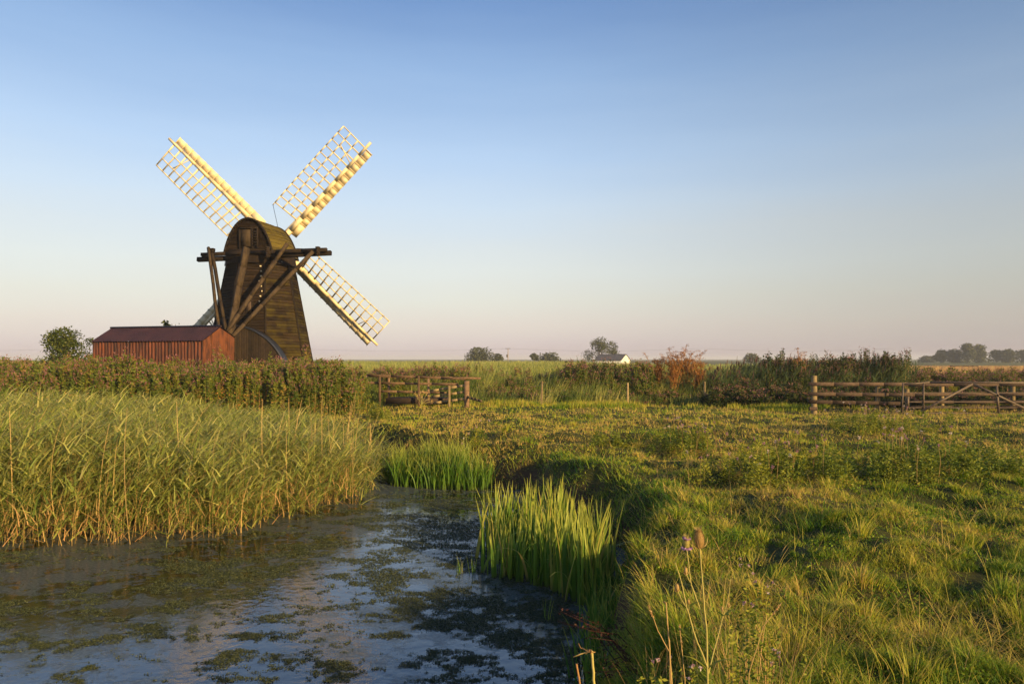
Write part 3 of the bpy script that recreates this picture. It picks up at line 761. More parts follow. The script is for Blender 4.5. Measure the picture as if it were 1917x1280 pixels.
mb = MB()
N = 26000
D = rng.uniform(33.2, 38.5, N); X = rng.uniform(-9, 14, N); dn = fbm(X * 0.5, D * 0.5, 3, 65)
k = (dn > 0.36) & ~((X < -2.2) & (D < 34.6)) & ~((X / D > 0.27) & (D > 34.8)); X, D, dn = X[k], D[k], dn[k]
H = 0.75 + (dn - 0.36) * 1.7 + (D - 33.2) * 0.11
blades(mb, np.stack([X, D, ground_z(X, D)], 1), H * rng.uniform(0.6, 1.15, len(X)), 0.032, rng.normal(0.2, 1.0, len(X)), rng.uniform(0, 0.45, len(X)), rng.uniform(0.1, 1.1, len(X)), 4,
       np.clip(fbm(X * 0.8, D * 0.8, 3, 66) * 2.4 - 0.85 + rng.normal(0, 0.18, len(X)), 0, 1), 0)
tag(mb.build('tall_grass', ['reed']), 'leaning tall grass between the footbridge and the orange plants', 'grass', kind='stuff')

mb = MB()     # scattered loosestrife among the marsh
def bush_stems(n_, xf, yf, hf, r0=0.3, r1=0.65):
    bx, by, bh = [], [], []
    for _ in range(n_):
        cy = random.uniform(*yf); cx = xf(cy); hc = hf(cx, cy)
        if hc < 0.3: continue
        rc = random.uniform(r0, r1); ns0 = int(10 + 22 * rc); a_ = rng.uniform(-3.15, 3.15, ns0); r_ = rc * np.sqrt(rng.random(ns0))
        bx.append(cx + r_ * np.cos(a_)); by.append(cy + r_ * np.sin(a_)); bh.append(hc * (1 - 0.4 * (r_ / rc) ** 2) * rng.uniform(0.84, 1.06, ns0))
    return np.concatenate(bx), np.concatenate(by), np.concatenate(bh)
def pxr(a, b): return lambda Y_: (random.uniform(a, b) - 958.5) / F * Y_
X, D, H = bush_stems(70, pxr(690, 905), (36, 41), lambda x, y: random.uniform(1.5, 1.95))
herb_plants(mb, X, D, ground_z(X, D), H, 70, 0.12, flow=0.7, rad=0.22)
X, D, H = bush_stems(16, pxr(905, 1050), (36.5, 42), lambda x, y: random.uniform(1.3, 1.8), 0.2, 0.4)
herb_plants(mb, X, D, ground_z(X, D), H, 70, 0.12, flow=0.7, rad=0.22)
X, D, H = bush_stems(38, pxr(890, 1080), (33.8, 36.5), lambda x, y: random.uniform(0.8, 1.45), 0.2, 0.5)
herb_plants(mb, X, D, ground_z(X, D), H, 80, 0.10, flow=0.4, rad=0.2, u_off=-0.15)
X, D, H = bush_stems(46, pxr(1058, 1215), (35.3, 38.5), lambda x, y: random.uniform(1.6, 2.3))
herb_plants(mb, X, D, ground_z(X, D), H, 90, 0.12, flow=0.75, rad=0.24, u_off=-0.25)
X, D, H = bush_stems(60, pxr(1100, 1400), (33.8, 35.5), lambda x, y: random.uniform(0.6, 1.15))
herb_plants(mb, X, D, ground_z(X, D), H, 80, 0.10, flow=0.25, rad=0.22, u_off=-0.2)
X, D, H = bush_stems(110, pxr(1690, 2000), (36, 41), lambda x, y: random.uniform(1.25, 1.75))
herb_plants(mb, X, D, ground_z(X, D), H, 80, 0.11, flow=0.8, rad=0.24, u_off=-0.15)
tag(mb.build('loosestrife', ['herb', 'reedstem', 'mauve']), 'patches of mauve flowering plants in the marsh behind the fences', 'loosestrife', kind='stuff')


# dark reed and weed bank on the right
mb = MB()
N = 3400
X = rng.uniform(8.6, 22.5, N); D = rng.uniform(34.8, 40.5, N)
k = (X / D > 0.262 + rng.normal(0, 0.01, N)) & (X / D < 0.575 + rng.normal(0, 0.008, N)); X, D = X[k], D[k]
H = 1.55 + 0.4 * np.clip((X / D - 0.36) / 0.08, 0, 1) + (fbm(X * 1.0, D * 0.3, 3, 81) - 0.5) * 1.6 + rng.normal(0, 0.12, len(X))
reed_stand(mb, X, D, ground_z(X, D), H, 7, 0.030, stemw=0.016, leafl=0.5, mi_stem=0, spread=0.9)
q = rng.random(len(X)) < 0.16
Xp, Dp, Hp = X[q], D[q], H[q]
for kk in range(5):
    blades(mb, np.stack([Xp, Dp, ground_z(Xp, Dp) + Hp * 0.97], 1), rng.uniform(0.18, 0.34, len(Xp)), 0.035, rng.normal(0.2, 0.7, len(Xp)), 0.05, rng.uniform(0, 0.6, len(Xp)), 3, rng.random(len(Xp)), 1)
tag(mb.build('bulrushes', ['darkreed', 'plume']), 'dark stand of tall plumed reeds behind the right-hand fence', 'reeds', kind='stuff')

mb = MB()
X, D, H = bush_stems(120, pxr(1330, 1930), (31.6, 35.5), lambda x, y: 0.55 + 0.30 * (y - 31.6) + random.uniform(-0.15, 0.25) - (0.35 if x / y > 0.57 else 0))
herb_plants(mb, X, D, ground_z(X, D), H, 95, 0.11, flow=0.45, rad=0.26, u_off=-0.2)
X, D, H = bush_stems(42, pxr(1430, 1670), (35.6, 38.5), lambda x, y: random.uniform(2.0, 2.75), 0.3, 0.7)
herb_plants(mb, X, D, ground_z(X, D), H, 110, 0.12, flow=0.5, rad=0.26, u_off=-0.15)
tag(mb.build('undergrowth', ['shrub', 'reedstem', 'mauve']), 'dark low undergrowth with faint mauve flowers behind the rails and gate', 'undergrowth', kind='stuff')


# ------------------------------------------------------------------ woody things
def blob_points(blobs, N_):
    """Points spread through a union of ellipsoid clumps, thicker towards the outside."""
    vol = np.array([b[3] * b[4] * b[5] for b in blobs]) ** 0.8; vol /= vol.sum()
    cnt = rng.multinomial(N_, vol); out = []
    for b, c in zip(blobs, cnt):
        d = rng.normal(0, 1, (c, 3)); d /= np.linalg.norm(d, axis=1)[:, None]
        r_ = (0.35 + 0.65 * rng.random(c) ** 0.5)[:, None] * (1 + rng.normal(0, 0.10, c))[:, None]
        out.append(np.array(b[:3]) + d * r_ * np.array(b[3:6]))
    return np.concatenate(out)


def make_blobs(w_, h_, n_, z0, seed, rmin=0.16, rmax=0.30, lop=0.0):
    rr = np.random.default_rng(seed); out = []
    for i in range(n_):
        a = rr.uniform(0, 2 * math.pi); t = rr.random()
        zz = z0 + h_ * (0.06 + 0.86 * t)
        prof = math.sin(math.pi * min(1, 0.30 + 0.62 * t)) ** 0.5
        s_ = rr.uniform(rmin, rmax) * w_
        q = math.sqrt(rr.random()) * max(0.05 * w_, 0.54 * w_ * prof - s_ * 0.8)
        out.append((math.cos(a) * q + lop * t, math.sin(a) * q, min(zz, z0 + h_ - s_ * 0.55), s_, s_, s_ * 0.75))
    return out


def tree(name, loc, w_, h_, trunk, label, nleaf, lsize, mat='farleaf', group=None, seed=1, nb=12, lop=0.0, sparse=False, parts=True, cat='tree'):
    root = empty(name, loc, label, cat, group)
    bl = make_blobs(w_, h_ - trunk, nb, trunk, seed, *((0.12, 0.22) if sparse else (0.20, 0.32)), lop=lop)
    c = blob_points(bl, nleaf)
    holes = fbm(c[:, 0] * 3.2 / w_ * 2 + seed, c[:, 2] * 3.2 / w_ * 2 + c[:, 1], 2, seed)
    c = c[holes > (0.40 if sparse else 0.30)]
    c[:, 2] = np.maximum(c[:, 2], 0.15)
    mb_ = MB(); leaves(mb_, c + np.array(loc), lsize * rng.uniform(0.6, 1.4, len(c)), 0.6, np.clip(rng.normal(0.5, 0.25, len(c)), 0, 1))
    mb_.build('crown', mat, root)
    tb = MB(); L = Vector(loc); r0 = 0.035 * h_
    top = Vector((lop * 0.4, 0, trunk + (h_ - trunk) * 0.55))
    tb.tube([L + Vector((0, 0, -0.2)), L + top * 0.5 + Vector((0.05 * w_ * 0.3, 0, 0)), L + top], [r0, r0 * 0.7, r0 * 0.3], 6)
    for b in bl[:9]:
        s0 = top * random.uniform(0.35, 0.9); e = Vector(b[:3]); mid = (s0 + e) / 2 + Vector((0, 0, -0.05 * h_))
        tb.tube([L + s0, L + mid, L + e], [r0 * 0.4, r0 * 0.28, r0 * 0.1], 5)
    tb.build('trunk', 'bark', root)
    return root


def pxtree(name, px0, px1, ptop, Y, label, **kw):
    x_ = ((px0 + px1) / 2 - 958.5) / F * Y; w_ = (px1 - px0) / F * Y * 1.12
    h_ = (CAMZ + (672 - ptop) / F * Y) * 1.10
    return tree(name, (x_, Y, 0), w_, h_, kw.pop('trunk', 0.25 * h_), label, kw.pop('n', 3600), kw.pop('ls', Y * 0.0026), **kw)


pxtree('elder_bush', 76, 166, 628, 41, 'loose leafy bush left of the rusty shed', n=9500, ls=0.13, mat='shrub', seed=5, nb=24, trunk=0.15, cat='bush')
pxtree('elder_bush', 150, 186, 640, 42.5, 'small dark bush tucked against the left end of the shed', n=1700, ls=0.12, mat='shrub', seed=8, nb=8, trunk=0.4, cat='bush')
pxtree('elder_bush', 300, 340, 604, 41, 'bush showing only its two top sprigs above the shed roof', n=1500, ls=0.14, mat='shrub', seed=12, nb=9, sparse=True, trunk=0.8, cat='bush')
pxtree('round_tree', 868, 924, 654, 240, 'broad dark round tree on the horizon left of the power pole', seed=21, nb=14, trunk=0.8)
pxtree('far_bush', 922, 946, 665, 238, 'low bush between the dark round tree and the power pole', seed=22, nb=6, n=900, trunk=0.3, cat='bush')
pxtree('far_bush', 993, 1008, 661, 235, 'small upright bush on the horizon right of the power pole', seed=23, nb=6, n=900, trunk=0.3, cat='bush')
pxtree('far_bush', 1008, 1054, 663, 240, 'long low bush on the horizon beside the small upright one', seed=24, nb=12, n=1800, trunk=0.3, cat='bush')
pxtree('spreading_tree', 1093, 1158, 637, 215, 'spreading open crowned tree behind the white gabled barn', seed=25, nb=20, n=5200, ls=0.42, trunk=1.6, sparse=True)
pxtree('far_tree', 1392, 1422, 664, 380, 'faint blue-green tree showing above the plumed reeds', seed=26, nb=8, n=1200)
for i, (a, b_, tp, Yd, lb) in enumerate(((1748, 1778, 658, 380, 'leftmost low tree of the far group on the right'), (1772, 1802, 656, 385, 'rounded tree in the far group left of the tallest one'),
                                        (1796, 1826, 646, 370, 'tallest dark tree of the far group on the right'), (1820, 1852, 649, 375, 'second tallest tree of the far group, touching the tallest'),
                                        (1850, 1880, 658, 390, 'lower tree right of the two tallest far trees'), (1874, 1902, 657, 385, 'far tree second from the right edge'),
                                        (1898, 1935, 659, 390, 'far tree cut by the right edge of the view'), (1722, 1752, 669, 420, 'very low hedge tree at the left end of the far group'))):
    pxtree('far_tree', a, b_, tp, Yd, lb, seed=40 + i, nb=12, n=2200, group='trees on the far right horizon', trunk=0.8)

# dried orange umbellifers
def dried_plant(name, x, y, H_, label, n_st=16, spread_=0.45, cat='dried plant', group=None):
    z0 = float(ground_z(np.array([x]), np.array([y]))[0])
    root = empty(name, (x, y, z0), label, cat, group)
    st = MB(); sd_ = MB(); pts = []
    for k_ in range(n_st):
        a = random.uniform(-math.pi, math.pi); ln = random.random() * spread_
        hh_ = H_ * random.uniform(0.6, 1.05)
        e = Vector((x + math.cos(a) * ln * hh_ * 0.8, y + math.sin(a) * ln * hh_ * 0.5, z0 + hh_))
        b0 = Vector((x + random.gauss(0, 0.12), y + random.gauss(0, 0.12), z0))
        mid = b0.lerp(e, 0.5) + Vector((0, 0, 0.12 * hh_))
        st.tube([b0, mid, e], [0.022, 0.015, 0.007], 4, u=random.uniform(0.4, 1))
        for j in range(9):
            t_ = random.uniform(0.4, 1.0); s0 = (b0.lerp(mid, t_ * 2) if t_ < 0.5 else mid.lerp(e, t_ * 2 - 1))
            ee = s0 + Vector((random.gauss(0, 0.16), random.gauss(0, 0.16), random.uniform(0.12, 0.34)))
            st.tube([s0, ee], [0.010, 0.005], 3, u=random.uniform(0.2, 0.9), cap=False)
            pts.append(ee)
        pts.append(e)
    pts = np.array([tuple(q_) for q_ in pts])
    c = np.repeat(pts, 16, 0) + rng.normal(0, 0.055, (len(pts) * 16, 3)) * np.array([1, 1, 0.6])
    leaves(sd_, c, rng.uniform(0.03, 0.07, len(c)), 0.6, rng.random(len(c)) * 0.75)
    st.build('stems', 'rustplant', root); sd_.build('seed_heads', 'rustplant', root)
    return root


for i, (px_, Yd, Hd, lb) in enumerate(((1232, 36.4, 2.25, 'rust brown dried plant at the left of the orange thicket'), (1258, 35.8, 2.5, 'bright orange dried plant in the middle of the thicket'),
                                      (1284, 36.2, 2.65, 'tallest orange dried plant topped by open seed heads'), (1304, 35.6, 2.15, 'orange dried plant leaning over the third fence post'),
                                      (1208, 36.6, 1.75, 'low brown dried plant left of the orange thicket'), (1186, 37.0, 1.5, 'sparse brown dried plant behind the second fence post'))):
    dried_plant('dried_hogweed', (px_ - 958.5) / F * Yd, Yd, Hd, lb, n_st=20, group='dried orange plants behind the wire fence')
dried_plant('dried_hogweed', (1497 - 958.5) / F * 36, 36, 2.75, 'tall seeding plant rising above the plumed reeds', n_st=7, spread_=0.2, group='dried orange plants behind the wire fence')

# single tall weeds on the right
for px_, tp, Yd, lb in ((1690, 650, 35.5, 'tall bushy weed standing alone above the rails near the gate'), (1655, 660, 36.5, 'second tall weed left of the lone one'),
                        (1625, 648, 37, 'tall pinkish weed at the right end of the plumed reeds')):
    x_ = (px_ - 958.5) / F * Yd; H_ = CAMZ + (672 - tp) / F * Yd
    root = empty('tall_weed', (x_, Yd, 0), lb, 'weed', 'tall weeds near the gate')
    mb_ = MB(); K = 12
    herb_plants(mb_, x_ + rng.normal(0, 0.22, K), Yd + rng.normal(0, 0.2, K), np.full(K, -0.1), H_ * rng.uniform(0.8, 1.02, K), 130, 0.10, flow=0.9, rad=0.2, u_off=-0.1)
    mb_.build('foliage', ['shrub', 'reedstem', 'mauve'], root)


# ------------------------------------------------------------------ windmill
PHI = R(7)
TC = Vector((-13.96, 38.0, 0.0))
FW = Vector((math.sin(PHI), math.cos(PHI), 0)); SD = Vector((math.cos(PHI), -math.sin(PHI), 0)); UP = Vector((0, 0, 1))
mill = empty('windmill', (TC.x, TC.y, 0), 'dark timber smock windmill with four cream lattice sails', 'windmill')


def cp(a, s, z_): return TC + FW * a + SD * s + UP * z_


# smock tower: eight sides of lapped weatherboards
ZB, ZT = 0.0, 7.35
def rad_at(z_): return 3.14 - 0.188 * z_
ray = math.atan2(-TC.y, -TC.x)       # azimuth from the tower towards the camera
tw = MB(); ncs = 46; ch = (ZT - ZB) / ncs
for s_ in range(8):
    a0 = ray + R(5) + s_ * math.pi / 4; a1 = a0 + math.pi / 4
    am = (a0 + a1) / 2
    rel = math.cos(am - math.atan2(-0.25, 1.0))          # weather side carries the moss
    for c_ in range(ncs):
        z0 = ZB + c_ * ch; z1 = z0 + ch * 1.12
        nseg = random.choice((1, 2, 2)); cuts = [0] + sorted(random.uniform(0.25, 0.75) for _ in range(nseg - 1)) + [1]
        for q_ in range(nseg):
            o0 = 0.050 + random.uniform(-0.010, 0.014); o1 = 0.006
            dz = random.uniform(-0.012, 0.012)
            pts = []
            for zz, oo in ((z0 + dz, o0), (z1, o1)):
                for k_ in (cuts[q_], cuts[q_ + 1] - 0.004):
                    r_ = rad_at(zz) + oo
                    A = Vector((math.cos(a0), math.sin(a0), 0)) * r_; B = Vector((math.cos(a1), math.sin(a1), 0)) * r_
                    pts.append(TC + A.lerp(B, k_) + UP * zz)
            # underside lip
            r_ = rad_at(z0) - 0.01
            A = Vector((math.cos(a0), math.sin(a0), 0)) * r_; B = Vector((math.cos(a1), math.sin(a1), 0)) * r_
            pts += [TC + A.lerp(B, cuts[q_]) + UP * (z0 + dz), TC + A.lerp(B, cuts[q_ + 1] - 0.004) + UP * (z0 + dz)]
            ms_ = max(0, rel) * 0.40 + 0.22 * (1 - z0 / 6.5) * (0.4 + max(0, rel)) + 0.05
            tw.add(pts, [(0, 1, 3, 2), (4, 5, 1, 0)], np.tile([random.random(), ms_ * random.uniform(0.7, 1.2)], (6, 1)))
tw.build('tower', 'tarboard', mill)
cb = MB()      # corner boards where the sides meet
for s_ in range(8):
    a0 = ray + R(5) + s_ * math.pi / 4; d_ = Vector((math.cos(a0), math.sin(a0), 0))
    cb.bar(TC + d_ * (rad_at(0) + 0.02), TC + d_ * (rad_at(ZT) + 0.02) + UP * ZT, 0.11, 0.05, up=d_, u=0.2)
cb.build('corner_boards', 'darkwood', mill)
# small shutter on the tower and the low door at its right foot
def on_tower(px_, z_, out=0.05):
    """Point of the tower skin seen at px_ and height z_ with its outward normal."""
    best = None
    for s_ in range(8):
        a0 = ray + R(5) + s_ * math.pi / 4
        for k_ in np.linspace(0, 1, 41):
            A = Vector((math.cos(a0), math.sin(a0), 0)); B = Vector((math.cos(a0 + math.pi / 4), math.sin(a0 + math.pi / 4), 0))
            q_ = TC + A.lerp(B, float(k_)) * (rad_at(z_) + out)
            e_ = abs(958.5 + F * q_.x / q_.y - px_)
            if q_.y < TC.y and (best is None or e_ < best[0]):
                best = (e_, q_ + UP * z_, (A + B).normalized())
    return best[1], best[2]


sh, nrm = on_tower(466, 4.85, 0.06)
b_ = MB(); b_.bar(sh - UP * 0.26, sh + UP * 0.26, 0.24, 0.05, up=nrm, u=0.9); o_ = b_.build('shutter', 'fence', mill)
fr = MB()
tg = nrm.cross(UP).normalized()
for q_ in (-1, 1): fr.bar(sh + tg * 0.15 * q_ - UP * 0.3, sh + tg * 0.15 * q_ + UP * 0.3, 0.05, 0.08, up=nrm, u=0.3)
fr.build('shutter_frame', 'darkwood', mill)
dr, nrm = on_tower(563, 1.4, 0.07)
b_ = MB(); b_.bar(dr - UP * 1.35, dr + UP * 0.85, 0.8, 0.06, up=nrm, u=0.4); b_.build('door', 'darkwood', mill)
# pale flaked patches down the middle corner
for k_ in range(9):
    fl = MB()
    q_, nrm = on_tower(488 + random.uniform(-3, 3), 7.0 - k_ * 0.27, 0.085)
    fl.bar(q_, q_ + UP * 0.07, random.uniform(0.05, 0.11), 0.01, up=nrm, u=0.9)
    fl.build('flaked_board', 'sail', mill)

# cap: boat shaped gable roof
def cap_w(a): return 1.30 + 0.42 * math.sin(math.pi * min(1, max(0, (a + 1.45) / 3.2)))   # half width along the axis
CAPZ = 7.75
def cap_pt(a, t, off=0.0):
    """t from -1 (left eave) over the ridge to 1 (right eave)."""
    w_ = cap_w(a) + off; hgt = 1.82 + 0.10 * (a + 1.45) / 3.0 + off
    s_ = math.sin(t * math.pi / 2)
    zz = max(0.0, 1 - abs(t) ** 2.05) ** 0.82
    xx = math.copysign(abs(t) ** 0.92, t) if abs(t) < 1 else t
    xx = xx * (1.0 - 0.08 * zz) * (1 + 0.05 * math.sin(math.pi * abs(t)))
    return cp(a, w_ * xx, CAPZ + hgt * zz)


rf = MB(); A0, A1 = -1.45, 1.55; nb_ = 30
for i in range(nb_):
    t0 = -1 + 2 * i / nb_; t1 = t0 + 2 / nb_
    up_first = t0 < 0
    na_ = 8
    for j in range(na_):
        aa = A0 + (A1 - A0) * j / na_; ab = A0 + (A1 - A0) * (j + 1) / na_
        oa, ob = (0.07, 0.04) if up_first else (0.04, 0.07)
        lo_t, hi_t = (t0, t1)
        q = [cap_pt(aa, lo_t, oa), cap_pt(ab, lo_t, oa), cap_pt(ab, hi_t, ob), cap_pt(aa, hi_t, ob)]
        in_ = cap_pt(aa, hi_t if not up_first else lo_t, 0.0), cap_pt(ab, hi_t if not up_first else lo_t, 0.0)
        edge_ = (q[3], q[2]) if not up_first else (q[0], q[1])
        rf.add(q + [in_[0], in_[1], edge_[0], edge_[1]], [(0, 1, 2, 3), (4, 5, 7, 6)], np.tile([((i * 37) % 17) / 17, 0.25 + 0.25 * random.random()], (8, 1)))
rf.build('cap_roof', 'capboard', mill)
# rear gable, horizontal boards
def gable(a, name, mat='tarboard'):
    gb = MB(); n_ = 24
    ts = np.linspace(0, 0.999, 60)
    prof = [(cap_pt(a, t).z, (cap_pt(a, t) - cp(a, 0, 0)).dot(SD)) for t in ts]      # z falling, half width rising
    zs_ = np.array([p_[0] for p_ in prof])[::-1]; ws_ = np.array([p_[1] for p_ in prof])[::-1]
    sgn = -1 if a < 0 else 1
    for i in range(n_):
        z0 = CAPZ + (zs_.max() - CAPZ) * i / n_; z1 = CAPZ + (zs_.max() - CAPZ) * (i + 1.1) / n_
        w0 = float(np.interp(z0, zs_, ws_)) - 0.01; w1 = float(np.interp(min(z1, zs_.max()), zs_, ws_)) - 0.01
        gb.add([cp(a + sgn * 0.03, -w0, z0), cp(a + sgn * 0.03, w0, z0), cp(a + sgn * 0.005, w1, z1), cp(a + sgn * 0.005, -w1, z1), cp(a, -w0, z0), cp(a, w0, z0)],
               [(0, 1, 2, 3), (4, 5, 1, 0)], np.tile([random.random(), 0.02], (6, 1)))
    return gb.build(name, mat, mill)


gable(A0 + 0.06, 'rear_gable'); gable(A1 - 0.06, 'front_gable')
for a in (A0, A1):       # bargeboard along each verge
    vb = MB()
    ps = [cap_pt(a, t, 0.06) for t in np.linspace(-1, 1, 25)]
    for q0, q1 in zip(ps, ps[1:]): vb.bar(q0, q1, 0.09, 0.13, up=FW, u=0.2)
    vb.build('bargeboard', 'darkwood', mill)
dk = MB()
dk.bar(cp(A0 - 0.02, -0.10, 8.12), cp(A0 - 0.02, -0.10, 9.02), 0.62, 0.05, up=FW, u=0.8)
dr_ = dk.build('cap_door', 'tailwood', mill)
dk = MB()
for s_ in (-0.45, 0.25, 0.55): dk.bar(cp(A0 - 0.05, s_, 8.02), cp(A0 - 0.05, s_, 9.12), 0.09, 0.07, up=FW, u=0.5)
dk.bar(cp(A0 - 0.05, -0.5, 9.10), cp(A0 - 0.05, 0.6, 9.10), 0.09, 0.08, up=FW)
for k_ in range(6): dk.bar(cp(A0 - 0.06, 0.27, 8.2 + 0.14 * k_), cp(A0 - 0.06, 0.53, 8.2 + 0.14 * k_), 0.05, 0.05, up=FW)
dk.build('door_frame', 'darkwood', mill)
# skirt of vertical boards below the cap
sk = MB(); ns_ = 60
for i in range(ns_):
    a0 = 2 * math.pi * i / ns_; a1 = 2 * math.pi * (i + 0.96) / ns_
    r_ = 1.84 + random.uniform(-0.012, 0.012); zt, zb = 7.95, 7.22 + random.uniform(-0.03, 0.02)
    f0 = Vector((math.cos(a0), math.sin(a0), 0)); f1 = Vector((math.cos(a1), math.sin(a1), 0))
    sk.add([TC + f0 * (r_ + 0.05) + UP * zb, TC + f1 * (r_ + 0.05) + UP * zb, TC + f1 * (r_ - 0.05) + UP * zt, TC + f0 * (r_ - 0.05) + UP * zt,
            TC + f0 * (r_ - 0.02) + UP * zb, TC + f1 * (r_ - 0.02) + UP * zb], [(0, 1, 2, 3), (5, 4, 0, 1)], np.tile([random.random(), 0.05], (6, 1)))
    # deck closing the skirt under the roof
    sk.add([TC + f0 * (r_ - 0.05) + UP * zt, TC + f1 * (r_ - 0.05) + UP * zt, TC + UP * (zt + 0.02), TC + UP * (zt + 0.02)], [(0, 1, 2, 3)], np.tile([0.3, 0.1], (4, 1)))
sk.build('cap_skirt', 'tarboard', mill)

# cross beams through the cap
def tail(name, specs, mat='tailwood'):
    for (q0, q1, w_, t_) in specs:
        b_ = MB(); n_ = 5
        q0 = Vector(q0); q1 = Vector(q1)
        pts = [q0.lerp(q1, k_ / n_) + Vector((random.gauss(0, 0.008), 0, random.gauss(0, 0.008))) * (0 < k_ < n_) for k_ in range(n_ + 1)]
        u_ = random.random()
        for x0, x1 in zip(pts, pts[1:]): b_.bar(x0, x1, w_, t_, up=(0, 0.2, 1), u=u_, mv=0.12)
        b_.build(name, mat, mill)


tail('cross_beam', [(P(370, 486, 36.75), P(620, 473.5, 35.9), 0.20, 0.22), (P(377, 477, 36.5), P(612, 467.5, 35.65), 0.16, 0.17)], 'darkwood')
tail('beam_block', [(P(398, 465, 36.3), P(398, 486, 36.3), 0.18, 0.22), (P(595, 462, 35.6), P(595, 478, 35.6), 0.16, 0.24), (P(501, 462, 35.7), P(501, 480, 35.7), 0.2, 0.2)], 'darkwood')
TB = P(425, 652, 33.9)
tail('tail_pole', [(P(461, 464, 35.4), TB, 0.20, 0.30)])
tail('tail_brace', [(P(390, 463, 36.1), P(413, 640, 34.0), 0.11, 0.13), (P(397, 475, 36.0), P(424, 625, 34.05), 0.12, 0.15),
                    (P(538, 456, 35.3), P(424, 622, 34.0), 0.15, 0.17), (P(586, 471, 35.4), P(424, 642, 33.75), 0.15, 0.17)])
tail('winch_post', [(P(425, 640, 33.95), Vector((TB.x, TB.y, 0)), 0.26, 0.26)], 'darkwood')

# scoop wheel casing: half-round boarded box at the foot
cz_, cr_ = 0.85, 2.95; ccx, cy0, cy1 = -14.35, 34.55, 35.35
cs = MB(); nbd = 26
for i in range(nbd):
    x0 = ccx - 0.2 + (cr_ + 0.18) * i / nbd; x1 = ccx - 0.2 + (cr_ + 0.18) * (i + 0.95) / nbd
    def top_(x): return cz_ + math.sqrt(max(0, cr_ ** 2 - (x - ccx) ** 2))
    if x1 > ccx + cr_: break
    yy = cy0 - random.uniform(0, 0.015)
    cs.add([(x0, yy, -0.1), (x1, yy, -0.1), (x1, yy, top_(x1)), (x0, yy, top_(x0)), (x1, yy + 0.03, -0.1), (x1, yy + 0.03, top_(x1))], [(0, 1, 2, 3), (1, 4, 5, 2)], np.tile([random.random(), 0], (6, 1)))
cs.build('wheel_casing', 'darkwood', mill)
cv = MB(); na_ = 26
pts = []
for i in range(na_ + 1):
    an = R(94) - R(94 + 6) * i / na_
    for yy in (cy0 - 0.06, cy1):
        for rr_ in (cr_ + 0.05, cr_):
            pts.append((ccx + rr_ * math.cos(an), yy, cz_ + rr_ * math.sin(an)))
fs = []
for i in range(na_):
    o = i * 4
    fs += [(o, o + 2, o + 6, o + 4), (o + 1, o, o + 4, o + 5), (o + 3, o + 1, o + 5, o + 7), (o + 2, o + 3, o + 7, o + 6)]
cv.add(pts, fs, np.zeros((len(pts), 2)))
cv.build('casing_cover', 'lead', mill)

# sails
TAU = R(12)
HUB = P(518, 457, 38 + 1.85 * math.cos(PHI))
NV = Vector((math.sin(PHI) * math.cos(TAU), math.cos(PHI) * math.cos(TAU), math.sin(TAU)))     # away from the tower
NC = -NV


def on_plane(px_, py_, off=0.0):
    d = Vector(((px_ - 958.5) / F, 1.0, (672 - py_) / F)); c0 = Vector((0, 0, CAMZ))
    t = (HUB + NV * off - c0).dot(NV) / d.dot(NV)
    return c0 + d * t


